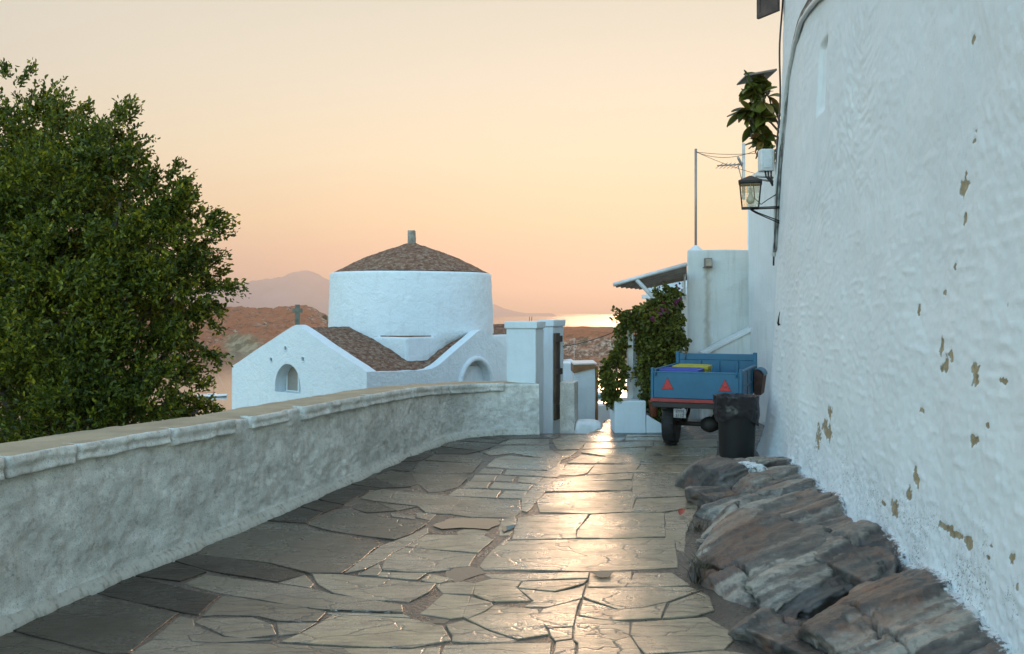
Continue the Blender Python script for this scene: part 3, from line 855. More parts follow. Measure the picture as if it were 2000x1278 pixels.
# ------------------------------------------------------------------ tall limewashed house wall on the right
t = Mt('brushed_limewash'); c = t.co('world')
big = t.noise(.7, 5, .6, c); mid = t.noise(6, 6, .66, c); fine = t.noise(60, 5, .7, c)
lime = (.75, .785, .785)
col = t.mix(t.rmp(big, [(.3, 0.0), (.7, 1.0)]), lime, (.69, .74, .755))
col = t.mix(t.rmp(mid, [(.42, 0.0), (.75, .45)]), col, (.60, .66, .675))
col = t.mix(t.rmp(t.noise(14, 5, .7, t.co('world', (1, 1, .6))), [(.60, 0.0), (.78, .35)]), col, (.50, .53, .52))
pk = t.nd('ShaderNodeAttribute', attribute_name='peel').outputs['Fac']
ochre = t.rmp(t.noise(22, 5, .7, c), [(.3, (.20, .165, .10)), (.55, (.36, .29, .18)), (.75, (.46, .40, .28))])
col = t.mix(t.rmp(pk, [(.42, 0.0), (.58, 1.0)]), col, ochre)
col = t.mix(t.mth('MULTIPLY', t.rmp(pk, [(.36, 0.0), (.47, 1.0), (.60, 0.0)]), .55), col, (.09, .075, .05))
lw = t.nd('ShaderNodeAttribute', attribute_name='low').outputs['Fac']
sp = t.mth('MULTIPLY', t.rmp(t.noise(75, 4, .75, c), [(.55, 0.0), (.62, 1.0)]), t.rmp(t.noise(5, 4, .6, c), [(.44, 0.0), (.60, 1.0)]))
col = t.mix(t.mth('MULTIPLY', sp, lw), col, (.09, .10, .09))
chip = t.mth('MULTIPLY', t.rmp(t.voro(7, t.co('world', (1, 1, .45))), [(0.0, 1.0), (.05, 0.0)]), t.rmp(mid, [(.5, 0.0), (.56, 1.0)]))
col = t.mix(chip, col, (.10, .095, .085))
h = t.mix(.4, mid, t.mix(.35, t.noise(24, 6, .72, c), fine))
t.set(col, .85, nrm=t.bump(h, .32, .02), spec=.25)
M_BIGW = t.m

BAT = .028
def wall_hit(px, py):
    k = (px - 1000) / F
    d = (1.551 + BAT * 1.6) / (k - .1305 + BAT * (py - HY) / F)
    return d, EYE - (py - HY) / F * d        # (y, z)
yy = [-3.0, -1.5, 0, 1.2, 2.0, 2.6]
y_ = 3.0
while y_ < 8.2: yy.append(y_); y_ += .0075 * (.6 + y_ * .22)
pl = [(1.551 + .1305 * y, y) for y in yy]
x0, y0 = pl[-1]
cv = smooth_line([(x0, y0), (x0 + .026, y0 + .2), (2.72, 8.75), (2.88, 9.6), (3.02, 10.36), (3.10, 10.52), (3.25, 10.60), (3.6, 10.62), (4.4, 10.62), (5.5, 10.62)], 190, 1)
WP = np.concatenate([np.array(pl), cv[2:]])
WT = np.gradient(WP, axis=0); WT /= np.linalg.norm(WT, axis=1)[:, None]
WN = np.stack([-WT[:, 1], WT[:, 0]], -1)
WS = np.concatenate([[0], np.cumsum(np.linalg.norm(np.diff(WP, axis=0), axis=1))])
zs = np.concatenate([np.arange(-.3, .05, .05), np.arange(.05, 2.6, .0125), np.arange(2.6, 5.4, .017), np.arange(5.5, 7.6, .15)])
S, Z = np.meshgrid(WS, zs, indexing='ij')
PYg = np.repeat(WP[:, 1][:, None], len(zs), 1); PXg = np.repeat(WP[:, 0][:, None], len(zs), 1)
NX = np.repeat(WN[:, 0][:, None], len(zs), 1); NY = np.repeat(WN[:, 1][:, None], len(zs), 1)
wob = fbm(S * .8, Z * .8, 0 * S, 3)
disp = .020 * wob + .0045 * fbm(S * 3.1, Z * 3.1, 0 * S + 3, 4)
# brush / trowel strokes in the upper part, washed-over brick courses below
ang = .55 + .10 * fbm(S * .5, Z * .5, 0 * S + 9, 2)
A1 = S * np.cos(ang) + Z * np.sin(ang); B1 = -S * np.sin(ang) + Z * np.cos(ang)
hi = sstep(1.5, 2.5, Z + .5 * wob)
pm_ = np.clip(.75 + .9 * fbm(S * .9, Z * .9, 0 * S + 31, 2), .15, 1.5)
disp = disp + pm_ * hi * .0055 * fbm(A1 * 6.5, B1 * 13, 0 * S + 2, 4, .6)
row = Z / .085 + .25 * fbm(S * 1.5, Z * 3, 0 * S + 5, 2)
fr = row - np.floor(row)
brk = sstep(.05, .45, fbm(S * 4.2, np.floor(row) * 3.7, 0 * S + 8, 2))
disp = disp + (1 - .75 * hi) * brk * .0048 * np.exp(-((fr - .5) / .17) ** 2)
disp = disp + (1 - hi) * .0026 * fbm(S * 9, Z * 22, 0 * S + 1, 3)
disp = disp + .0018 * fbm(S * 22, Z * 22, 0 * S + 12, 3, .6)
# flared foot near the far corner, foot of the wall swelling over the rocks
disp = disp + .17 * np.exp(-np.maximum(Z, 0) / .42) * sstep(8.7, 10.0, PYg) * sstep(11.2, 10.4, PYg)
disp = disp + .10 * np.exp(-np.maximum(Z - .05, 0) / .20) * sstep(9.2, 8.0, PYg) * (1 + .5 * fbm(S * 2.5, Z * 2.5, 0 * S + 21, 3))
lowm = sstep(.78, .42, Z + .12 * fbm(S * 2, Z * 2, 0 * S, 3)) * sstep(9.4, 8.2, PYg)
disp = disp + lowm * .007 * fbm(S * 30, Z * 30, 0 * S + 4, 2)
# slit window
ny_, nz1 = wall_hit(1605, 85); _, nz0 = wall_hit(1605, 210)
ya, _ = wall_hit(1613, 150); yb, _ = wall_hit(1597, 150)
sl = sstep(ya - .02, ya + .015, PYg) * (1 - sstep(yb - .05, yb + .03, PYg)) * sstep(nz0 - .06, nz0 + .04, Z) * (1 - sstep(nz1 - .04, nz1 + .03, Z))
disp = disp - .13 * sl * np.clip(1.05 - (PYg - ya) / (yb - ya), .25, 1)
# peeled patches  (px, py, half width px, half height px, slant)
PATCH = [(1880,366,8,24,.1),(1882,428,5,13,0),(1900,78,4,9,.5),(1893,84,3,5,0),(1903,258,6,4,0),(1834,163,2,4,0),(1901,275,6,3,0),(1860,523,4,9,0),(1750,592,3,14,0),(1788,606,4.5,12,0),(1840,571,4,7,0),
         (1836,678,5,20,.25),(1844,710,7,20,.45),(1856,697,4,13,0),(1903,722,10,16,0),(1907,742,7,14,0),(1959,744,6,7,0),(1799,801,4,6,0),(1927,818,3,7,0),(1930,830,4,8,0),(1904,862,7,13,0),(1599,855,5,26,.12),(1616,842,9,20,-.3),(1622,806,6,12,0),
         (1795,934,7,18,0),(1782,965,5,15,0),(1757,990,7,21,0),(1731,984,4,5,0),(1852,1030,15,10,.5),(1878,1047,20,9,.6),(1899,1062,6,14,.3),(1983,1090,6,14,.2),(1942,1065,4,4,0),(1938,1090,5,5,0),(1997,1145,4,9,0),(1904,50,3,4,0),(1834,1145,4,3,0),(1535,818,2,12,0),(1551,826,2,7,0),(1673,890,2,5,0),(1866,893,2,14,0),(1780,655,3,10,0),(1776,590,2,6,0)]
peel = np.zeros_like(S); bdist = fbm(S * 14, Z * 14, 0 * S + 6, 3, .6); bd2 = fbm(S * 40, Z * 40, 0 * S + 16, 3, .6)
for px, py, hw, hh, sl_ in PATCH:
    if hw < 3.5: continue
    dc, zc = wall_hit(px, py)
    mpp = dc / F
    hz = hh * mpp; d1, _ = wall_hit(px - hw, py); d2, _ = wall_hit(px + hw, py); hs = max(.012, abs(d1 - d2) / 2) * 1.15; hz *= 1.12
    dy = (PYg - dc) + sl_ * (Z - zc) * (hs / hz); dz_ = Z - zc
    q = np.sqrt((dy / hs) ** 2 + (dz_ / hz) ** 2 + 1e-6)
    msk = np.clip(1.2 - q + .62 * bdist + .30 * bd2, 0, 1) * sstep(3.0, 1.6, q)
    peel = np.maximum(peel, msk)
peel = peel * sstep(2.0, 3.0, PYg)
disp = disp - .006 * sstep(.42, .55, peel)
base_off = BAT * Z
GX = PXg + NX * (disp - base_off); GY = PYg + NY * (disp - base_off)
me = arr_mesh('house_wall', np.stack([GX, GY, Z], -1).reshape(-1, 3), grid_faces(len(WS), len(zs), True))
for nm, dat in (('peel', peel), ('low', lowm)):
    a_ = me.attributes.new(nm, 'FLOAT', 'POINT'); a_.data.foreach_set('value', dat.ravel().astype(np.float32))
house = empty('limewashed_house', (3.0, 5.0, 0))
o = ob('wall', me, M_BIGW, house, (-3.0, -5.0, 0))
tag(house, 'tall white limewashed house wall with peeling patches filling the right side', 'house')
# body behind that wall: roof slab so that the house is closed
M_WW = m_whitewash('limewash', (.78, .81, .81), (.40, .40, .37), .22, 1.0, .5)
mb = MB(); mb.prism([(1.6 - .1, -3, 7.45), (3.0, 10.45, 7.45), (5.5, 10.5, 7.45), (5.5, -3, 7.45)], (0, 0, .2)); mb.build('roof', M_WW, house, (-3, -5, 0))

# ------------------------------------------------------------------ bedrock outcrop at the foot of the wall
t = Mt('bedrock')
c = t.co('world')
stv = t.co('world', (2.5, 7.0, 9.0), (R(25), R(-12), R(32)))
n1 = t.noise(2.6, 7, .7, stv); n2 = t.noise(2.4, 5, .6, c); n3 = t.noise(34, 6, .75, c)
lay = t.nd('ShaderNodeAttribute', attribute_name='layer').outputs['Fac']
mixv = t.mth('ADD', t.mth('MULTIPLY', lay, .50), t.mth('MULTIPLY', n1, .62))
col = t.rmp(mixv, [(.30, (.022, .019, .017)), (.48, (.056, .049, .042)), (.62, (.115, .102, .085)), (.78, (.35, .31, .25))])
rust = t.mth('MULTIPLY', t.rmp(n2, [(.50, 0.0), (.60, 1.0)]), t.rmp(n1, [(.42, .15), (.60, 1.0)]))
col = t.mix(t.mth('MULTIPLY', rust, .75), col, (.18, .075, .036))
col = t.mix(t.rmp(n3, [(.55, 0.0), (.72, .5)]), col, (.035, .030, .026))
ww = t.nd('ShaderNodeAttribute', attribute_name='lime').outputs['Fac']
col = t.mix(t.rmp(t.mth('ADD', ww, t.mth('MULTIPLY', t.mth('SUBTRACT', n3, .5), 1.2)), [(.45, 0.0), (.60, 1.0)]), col, (.66, .69, .69))
hh = t.mix(.5, n1, n3)
t.set(col, t.rmp(n1, [(.3, .26), (.7, .48)]), nrm=t.bump(hh, .7, .022), ior=1.6)
M_ROCK = t.m

def cube_sphere(n):
    u = np.linspace(-1, 1, n)
    A, B = np.meshgrid(u, u, indexing='ij'); o_ = np.ones_like(A)
    fs = [np.stack(q, -1) for q in ((o_, A, B), (-o_, B, A), (B, o_, A), (A, -o_, B), (A, B, o_), (B, A, -o_))]
    V = np.concatenate([f.reshape(-1, 3) for f in fs]); Fc = np.concatenate([grid_faces(n, n) + k * n * n for k in range(6)])
    key = np.round(V * 1e5).astype(np.int64)
    _, ix, inv = np.unique(key, axis=0, return_index=True, return_inverse=True)
    return V[ix], inv.ravel()[Fc]
def unit_(a): return a / (np.linalg.norm(a, axis=-1, keepdims=True) + 1e-9)
CSV, CSF = cube_sphere(34)
BSV, BSF = cube_sphere(74)
NS = np.array([-.42, .62, .66]); NS /= np.linalg.norm(NS)
def hsh(k, s_): return np.modf(np.abs(np.sin(k * 12.9898 + s_ * 78.233) * 43758.5453))[0]
def rock(name, c0, half, rz, seed, label, amp=1.0, p=3.2, slope=(0, 0), lime=None, freq=7.5):
    """a broken block: flat fracture faces, parted into layers that stand proud of each other, split by joints"""
    big_ = max(half) > .33
    U = unit_(BSV if big_ else CSV)
    rg_ = np.random.default_rng(seed + 40)
    PN = [np.array(v, float) for v in ((1,0,0),(-1,0,0),(0,1,0),(0,-1,0),(0,0,1),(0,0,-1))]
    PD = [.96] * 6
    PN = [unit_(v + rg_.normal(size=3) * (.16 if abs(v[2]) < .5 else .06)) for v in PN]
    for _ in range(11):
        PN.append(unit_(rg_.normal(size=3) * np.array([1, 1, .7]) + np.array([0, 0, .25]))); PD.append(rg_.uniform(.98, 1.22))
    acc = 0
    for n_, d_ in zip(PN, PD): acc = acc + np.maximum(0, U @ n_ / d_) ** (10 + 4 * p)
    V = U * (acc ** (-1 / (10 + 4 * p)))[:, None]
    Nn = unit_(V ** 3 + .15 * V)
    V = V * (np.array(half) * np.array([1.10, 1.10, 1.16]))
    V[:, 2] += slope[0] * V[:, 0] + slope[1] * V[:, 1]
    cz, sz = math.cos(rz), math.sin(rz); RM = np.array([[cz, -sz, 0], [sz, cz, 0], [0, 0, 1]])
    V = V @ RM.T; Nn = Nn @ RM.T
    Wd = V + np.array(c0)
    wv = fbm(Wd[:, 0] * 1.6, Wd[:, 1] * 1.6, Wd[:, 2] * 1.6 + seed, 3)
    hf = fbm(Wd[:, 0] * 9, Wd[:, 1] * 9, Wd[:, 2] * 9 + seed, 3, .6)
    V = V + Nn * (amp * .030 * wv)[:, None]
    tt = (Wd @ NS) * freq + 1.0 * wv + .14 * hf; k = np.floor(tt); f = tt - k
    e_ = sstep(.94, 1.0, f); ins = hsh(k, seed) * (1 - e_) + hsh(k + 1, seed) * e_
    V = V - Nn * (amp * .052 * ins)[:, None]
    t2 = (Wd @ NS) * freq * 4.3 + 1.4 * wv + .5 * hf; k2 = np.floor(t2); f2 = t2 - k2
    e2_ = sstep(.75, 1.0, f2); in2 = hsh(k2, seed + 5) * (1 - e2_) + hsh(k2 + 1, seed + 5) * e2_
    V = V - Nn * (amp * .017 * in2)[:, None]
    nf = unit_(np.array([.75, .35, -.25]) + rg_.normal(size=3) * .15)
    g_ = (Wd @ nf) * 1.5 + .25 * wv + .05 * hf + seed * .37; cf = np.abs(g_ - np.round(g_))
    V = V - Nn * (amp * .05 * sstep(.035, .0, cf))[:, None]
    V = V + Nn * (amp * .007 * hf + amp * .004 * fbm(Wd[:, 0] * 26, Wd[:, 1] * 26, Wd[:, 2] * 26, 2))[:, None]
    me = arr_mesh(name, V, BSF if big_ else CSF)
    Wd = V + np.array(c0)
    xw = 1.551 + .1305 * Wd[:, 1]
    lm = sstep(.16, .02, xw - Wd[:, 0]) * .62
    if lime: lm = np.maximum(lm, np.clip(1.1 - np.linalg.norm((Wd - np.array(lime[:3])) / lime[3], axis=1), 0, 1))
    ly = .65 * (hsh(k, seed + 9) * (1 - e_) + hsh(k + 1, seed + 9) * e_) + .35 * hsh(k2, seed + 3)
    for nm, dat in (('lime', lm), ('layer', ly)):
        a_ = me.attributes.new(nm, 'FLOAT', 'POINT'); a_.data.foreach_set('value', dat.astype(np.float32))
    return tag(ob(name, me, M_ROCK, None, c0), label, 'rock', 'bedrock at the foot of the house wall')
rock('rock', (1.93, 8.0, .04), (.28, .32, .24), .3, 1, 'rounded grey rock by the bin with whitewash splashed on its right', lime=(2.14, 7.85, .27, .22), amp=.9, p=2.6)
rock('rock', (2.44, 8.25, .02), (.36, .22, .22), .1, 2, 'small brown rock between the bin and house wall', amp=.7, p=3.5)
rock('rock', (2.12, 7.0, -.02), (.56, .30, .22), .32, 3, 'narrow ribbed ledge of rock just behind the pale banded ledge', slope=(.20, .05), p=4.5)
rock('rock', (1.90, 6.15, -.01), (.60, .46, .24), .30, 4, 'long pale banded rock ledge behind the biggest rock', slope=(.17, .05), p=4.5)
rock('rock', (1.58, 5.20, -.03), (.44, .50, .24), .22, 5, 'biggest pale slabby rock with rust stained front, jutting into lane', slope=(.16, .16), p=5.0)
rock('rock', (2.04, 5.05, .05), (.26, .50, .25), .22, 6, 'brown rock split by a crack from the biggest pale rock', slope=(.18, .08), p=5.0)
rock('rock', (1.84, 4.02, .0), (.42, .56, .28), .16, 7, 'large dark layered rock at lower right under the wall', slope=(.22, .06), p=4.5)
rock('rock', (1.42, 4.25, -.07), (.20, .36, .15), .5, 8, 'low dark rock shelf in front of the large dark rock', p=3.4)
rock('rock', (1.72, 3.05, -.02), (.40, .44, .26), .1, 9, 'mossy brown rock cut by the lower right picture corner', p=4.0, slope=(.12, .0))
rock('rock', (1.40, 5.84, -.04), (.13, .20, .13), .4, 10, 'small dark stone against the left end of banded ledge', amp=.7, p=2.8)
rock('rock', (1.20, 5.60, -.02), (.09, .09, .07), .4, 12, 'fist sized dark stone at the paving edge by biggest rock', amp=.5, p=2.6)
rock('rock', (1.72, 7.42, -.03), (.20, .22, .15), .5, 13, 'wedge of reddish rock under the rounded grey rock', amp=.8, p=3)
rock('rock', (2.28, 7.64, .0), (.40, .28, .22), .3, 14, 'flat grey rock between the ribbed ledge and brown rock', amp=.8, p=4.5, slope=(.1, 0))
# ------------------------------------------------------------------ the chapel
CX, CY = -2.83, 25.0
E1 = np.array([-.622, -.783]); E2 = np.array([.783, -.622])
CH = empty('chapel', (CX, CY, -3.3))
tag(CH, 'small white domed chapel with brown stone roofs standing below the lane', 'chapel')
def cw(a, b, z): return Vector((a * E1[0] + b * E2[0], a * E1[1] + b * E2[1], z + 3.3))
def hit(px, py, axis, dist):
    """chapel-local coordinates of a photo pixel on the plane  along `axis` = dist"""
    k = (px - 1000) / F; m = -(py - HY) / F
    e_ = E1 if axis == 'a' else E2
    d = (dist + CX * e_[0] + CY * e_[1]) / (k * e_[0] + e_[1])
    P = np.array([k * d - CX, d - CY]); return (float(P @ (E2 if axis == 'a' else E1)), EYE + m * d)

t = Mt('chapel_limewash'); c = t.co('world')
big = t.noise(.8, 4, .6, c); mid = t.noise(5, 6, .65, c)
col = t.mix(t.rmp(big, [(.3, 0.0), (.7, 1.0)]), (.75, .81, .82), (.68, .75, .77))
col = t.mix(t.rmp(t.noise(12, 5, .7, c), [(.62, 0.0), (.75, .35)]), col, (.45, .47, .46))
st_ = t.noise(3.2, 5, .7, t.co('world', (2.2, 2.2, .35)))
col = t.mix(t.rmp(st_, [(.54, 0.0), (.74, .40)]), col, (.50, .53, .52))
t.set(col, .85, nrm=t.bump(t.mix(.4, mid, t.noise(14, 6, .7, c)), .9, .07), spec=.25)
M_CHW = t.m
t = Mt('lichen_stone_roof'); c = t.co('world')
n1 = t.noise(7.5, 6, .78, c); n2 = t.noise(24, 5, .7, c)
vor = t.nd('ShaderNodeTexVoronoi'); vor.inputs['Scale'].default_value = 16; t.ln(c, vor.inputs['Vector'])
col = t.rmp(n1, [(.30, (.075, .036, .024)), (.47, (.18, .095, .062)), (.58, (.26, .165, .11)), (.70, (.42, .33, .24))])
sepc = t.nd('ShaderNodeSeparateColor'); t.ln(vor.outputs['Color'], sepc.inputs[0])
col = t.mix(t.rmp(sepc.outputs[0], [(.80, 0.0), (.86, .6)]), col, (.34, .27, .20))
col = t.mix(t.rmp(n2, [(.56, 0.0), (.66, .7)]), col, (.045, .032, .026))
t.set(col, .95, nrm=t.bump(t.mix(.5, vor.outputs['Distance'], n2), .9, .05), spec=.1)
M_ROOF = t.m

def holed_wall(name, outline, holes, fn, thick, mat, parent, recess=None):
    loops = [outline] + holes
    P3 = [[Vector((p[0], p[1], 0)) for p in lp] for lp in loops]
    tri = tessellate_polygon(P3)
    flat = [p for lp in loops for p in lp]
    bm = bmesh.new()
    Fv = [bm.verts.new(fn(p[0], p[1], 0)) for p in flat]
    for a, b, c_ in tri:
        try: bm.faces.new((Fv[a], Fv[b], Fv[c_]))
        except ValueError: pass
    o_ = 0
    for li, lp in enumerate(loops):
        n = len(lp); dd = thick if li == 0 else (recess or thick)
        Bv = [bm.verts.new(fn(p[0], p[1], dd)) for p in lp]
        for k in range(n): bm.faces.new((Fv[o_ + k], Fv[o_ + (k + 1) % n], Bv[(k + 1) % n], Bv[k]))
        if li > 0: bm.faces.new(Bv)
        o_ += n
    bmesh.ops.recalc_face_normals(bm, faces=bm.faces)
    me = bpy.data.meshes.new(name); bm.to_mesh(me); bm.free()
    return ob(name, me, mat, parent)
def arch(x0, x1, z0, ztop, n=14):
    r = (x1 - x0) / 2; cx = (x0 + x1) / 2; rz = min(abs(r) * 1.15, ztop - z0 - .02)
    pts = [(x0, z0), (x1, z0)]
    for k in range(n + 1):
        a = math.pi * k / n
        pts.append((cx + r * math.cos(a), ztop - rz + rz * math.sin(a)))
    out = []
    for p_ in pts:
        if not out or (abs(out[-1][0] - p_[0]) + abs(out[-1][1] - p_[1])) > 1e-4: out.append(p_)
    return out
def circ(x, z, r, n=12): return [(x + r * math.cos(2 * math.pi * k / n), z + r * math.sin(2 * math.pi * k / n)) for k in range(n)]

LA = 4.03; BB = 2.58
w0 = hit(537, 765, 'a', LA); w1 = hit(587, 765, 'a', LA); wt = hit(562, 711, 'a', LA)
hl = [arch(w0[0], w1[0], w0[1], wt[1])]
for hx, hy in ((558, 681), (530, 703), (592, 702)):
    q = hit(hx, hy, 'a', LA); hl.append(circ(q[0], q[1], .05))
# uneven rake of the gable
def rake(pts, n, amp, seed):
    out = []
    for k in range(len(pts) - 1):
        a = Vector(pts[k]); b = Vector(pts[k + 1]); m = n if (b - a).length > 1 and max(a.y, b.y) > -1 and min(a.y, b.y) > -1 else 1
        for q in range(m):
            p_ = a.lerp(b, q / m); out.append((p_.x, p_.y + (amp * float(pn(p_.x * 1.7, seed, .5)) if 0 < q else 0)))
    out.append(pts[-1]); return out
outA = rake([(-2.68, -3.3), (-2.66, .19), (-.12, 1.26), (0.02, 1.30), (.14, 1.265), (2.58, .245), (2.58, -3.3)], 9, .02, 2.2)
holed_wall('wall', outA, hl, lambda b, z, d: cw(LA - d, b, z), .30, M_CHW, CH, .38)
for k, q in enumerate(hl[1:]):
    cx_ = sum(p[0] for p in q) / len(q); cz_ = sum(p[1] for p in q) / len(q)
    mb = MB(); A = [mb.bm.verts.new(cw(LA + .004, cx_ + .052 * math.cos(a), cz_ + .056 * math.sin(a))) for a in [2 * math.pi * i / 14 for i in range(14)]]
    Bv = [mb.bm.verts.new(cw(LA + .018, cx_ + .062 * math.cos(a), cz_ + .068 * math.sin(a))) for a in [2 * math.pi * i / 14 for i in range(14)]]
    Cv = [mb.bm.verts.new(cw(LA + .002, cx_ + .085 * math.cos(a), cz_ + .09 * math.sin(a))) for a in [2 * math.pi * i / 14 for i in range(14)]]
    for i in range(14):
        mb.bm.faces.new((A[i], A[(i + 1) % 14], Bv[(i + 1) % 14], Bv[i])); mb.bm.faces.new((Bv[i], Bv[(i + 1) % 14], Cv[(i + 1) % 14], Cv[i]))
    bmesh.ops.recalc_face_normals(mb.bm, faces=mb.bm.faces)
    mb.build('vent_hole', M_CHW, CH)
# window at the back of the arched recess
wb0 = w0[0] + .07; wb1 = w0[0] + .50
win = empty('window', (0, 0, 0)); win.parent = CH
M_SCREEN = Mt('window_screen'); nn = M_SCREEN.voro(38, M_SCREEN.co('world')); M_SCREEN.set(M_SCREEN.rmp(nn, [(.0, (.09, .08, .07)), (.35, (.26, .24, .21))]), .6)
zb, zt_ = w0[1] + .02, w0[1] + .62
fr = .035
mb = MB()
for (b0, b1, z0_, z1_) in ((wb0 - fr, wb0, zb, zt_), (wb1, wb1 + fr, zb, zt_), (wb0 - fr, wb1 + fr, zt_, zt_ + fr), (wb0 - fr, wb1 + fr, zb - fr, zb)):
    mb.prism([cw(LA - .37, b0, z0_), cw(LA - .37, b1, z0_), cw(LA - .37, b1, z1_), cw(LA - .37, b0, z1_)], cw(.05, 0, 0) - cw(0, 0, 0))
mb.build('frame', M_CHW, win)
MB().prism([cw(LA - .375, wb0, zb), cw(LA - .375, wb1, zb), cw(LA - .375, wb1, zt_), cw(LA - .375, wb0, zt_)], cw(.03, 0, 0) - cw(0, 0, 0)).build('pane', M_SCREEN.m, win)
# side with the second gable
n0 = hit(901, 790, 'b', BB); n1_ = hit(958, 790, 'b', BB); nt_ = hit(930, 706, 'b', BB)
outB = rake([(3.73, -3.3), (3.73, .225), (2.3, .19), (1.9, .215), (1.65, .29), (.12, 1.12), (0, 1.15), (-.12, 1.12), (-1.95, .22), (-2.6, .18), (-2.6, -3.3)], 8, .015, 5.1)
nb = arch(n1_[0], n0[0], -1.6, nt_[1])
holed_wall('wall', outB, [nb], lambda a, z, d: cw(a, BB - d, z), .28, M_CHW, CH, .22)
mb = MB(); cxn = (n0[0] + n1_[0]) / 2; rn = abs(n0[0] - n1_[0]) / 2
pts = [cw(cxn + (rn + .06) * math.cos(a), BB + .0, nt_[1] - rn * 1.15 + (rn * 1.15 + .07) * math.sin(a)) for a in [math.pi * k / 18 for k in range(19)]]
pts = [cw(cxn + rn + .06, BB, -1.6)] + pts + [cw(cxn - rn - .06, BB, -1.6)]
mb.tube(pts, .075, 10).build('arch_moulding', M_CHW, CH)
# inner mass
mb = MB(); mb.prism([cw(3.5, -2.5, -3.3), cw(3.5, -2.5, .1), cw(3.5, 0, 1.05), cw(3.5, 2.2, .1), cw(3.5, 2.2, -3.3)], cw(-8.4, 0, 0) - cw(0, 0, 0))
mb.prism([cw(1.6, 2.2, -3.3), cw(1.6, 2.2, .05), cw(0, 2.2, .9), cw(-1.8, 2.2, .05), cw(-1.8, 2.2, -3.3)], cw(0, -5.0, 0) - cw(0, 0, 0))
mb.build('body', M_CHW, CH)
def roof_slope(p00, p01, p10, p11, nu, nv, seed, parent=CH):
    u, v = np.meshgrid(np.linspace(0, 1, nu), np.linspace(0, 1, nv), indexing='ij')
    P = [np.array(q) for q in (p00, p01, p10, p11)]
    G = (P[0] * ((1 - u) * (1 - v))[..., None] + P[1] * ((1 - u) * v)[..., None] + P[2] * (u * (1 - v))[..., None] + P[3] * (u * v)[..., None])
    n = fbm(G[..., 0] * 5, G[..., 1] * 5, G[..., 2] * 5 + seed, 4, .6)
    G[..., 2] += .018 * n + .03 * np.sin(np.pi * v) 
    me = arr_mesh('roof', G.reshape(-1, 3), grid_faces(nu, nv))
    return ob('roof', me, M_ROOF, parent)
roof_slope(cw(3.74, 0, 1.235), cw(3.74, 2.38, .20), cw(-4.5, 0, 1.235), cw(-4.5, 2.38, .20), 130, 44, 1)
roof_slope(cw(3.74, 0, 1.235), cw(3.74, -2.60, .17), cw(-4.5, 0, 1.235), cw(-4.5, -2.60, .17), 90, 34, 2)
roof_slope(cw(0, 2.31, 1.125), cw(1.80, 2.31, .19), cw(0, 0, 1.125), cw(1.80, 0, .19), 50, 40, 3)
roof_slope(cw(0, 2.31, 1.125), cw(-1.9, 2.31, .19), cw(0, 0, 1.125), cw(-1.9, 0, .19), 50, 30, 4)
# square base, drum and dome
HS = 2.15; HB_ = 2.0
na = 256
ang_ = np.linspace(0, 2 * np.pi, na, endpoint=False)
Zr = np.concatenate([np.linspace(-.5, .96, 30), [.975, .985, .9851, .995], np.linspace(1.01, 2.62, 44), [2.645, 2.668, 2.685, 2.692, 2.69]])
Rc = np.concatenate([np.interp(Zr[:-5], [.9, 1.12, 2.62], [2.31, 2.31, 2.245]), [2.242, 2.228, 2.20, 2.15, 1.8]])
A_, Z_ = np.meshgrid(ang_, Zr, indexing='ij'); RC = np.repeat(Rc[None, :], na, 0)
ca = np.abs(np.cos(A_) * E1[0] + np.sin(A_) * E1[1]); sb = np.abs(np.cos(A_) * E2[0] + np.sin(A_) * E2[1])
rsq = np.minimum(HS / np.maximum(ca, .05), HB_ / np.maximum(sb, .05))
f_ = sstep(.62, 1.14, Z_)
R_ = np.where(rsq < 2.31, np.minimum(rsq, RC) * (1 - f_) + RC * f_, np.where(Z_ <= .985, rsq - .03 * sstep(.96, .985, Z_), RC))
xx, yy_ = R_ * np.cos(A_), R_ * np.sin(A_)
dn = .022 * fbm(xx * .9, yy_ * .9, Z_ * .9, 4) + .007 * fbm(xx * 5, yy_ * 5, Z_ * 5, 3)
V = np.stack([(R_ + dn) * np.cos(A_), (R_ + dn) * np.sin(A_), Z_ + 3.3 + .012 * np.sin(A_ * 2 + 1) * (Z_ > 2.6)], -1).reshape(-1, 3)
b_ = ob('drum', arr_mesh('drum', V, grid_faces(na, len(Zr), False, True)), M_CHW, CH)
MB().prism([cw(HS - .05, HB_ - .05, .985), cw(HS - .05, -HB_ + .05, .985), cw(-HS + .05, -HB_ + .05, .985), cw(-HS + .05, HB_ - .05, .985)], (0, 0, .028)).build('base_roof', M_ROOF, b_)
na = 160; ang_ = np.linspace(0, 2 * np.pi, na, endpoint=False)
rp = np.linspace(0, 1, 40)
Rr = 2.185 * (1 - rp) + .03 * rp; Zr = 2.695 + .85 * rp + .085 * np.sin(np.pi * rp) + .05 * rp ** 8
A_, Z_ = np.meshgrid(ang_, Zr, indexing='ij'); R_ = np.repeat(Rr[None, :], na, 0)
xx, yy_ = R_ * np.cos(A_), R_ * np.sin(A_)
V = np.stack([xx, yy_, Z_ + 3.3 + .02 * fbm(xx * 5, yy_ * 5, Z_ * 3, 4, .6)], -1).reshape(-1, 3)
dome = ob('dome_roof', arr_mesh('dome_roof', V, grid_faces(na, 40, False, True)), M_ROOF, CH)
M_STONE = m_plain('old_stone', (.30, .27, .22), .9, var=.35, nscale=6, bump=.6)
roughen(MB().prism([(-.10, -.10, 6.80), (.10, -.10, 6.80), (.11, .11, 6.80), (-.10, .10, 6.80)], (.0, 0, .42), .015).build('finial', M_STONE, dome), .01, 6, .07)
pk = cw(LA - .15, 0.0, 1.26)
mb = MB(); mb.box((-.058, -.05, 0), (.058, .05, .56), .012); mb.box((-.125, -.047, .36), (.125, .047, .46), .012)
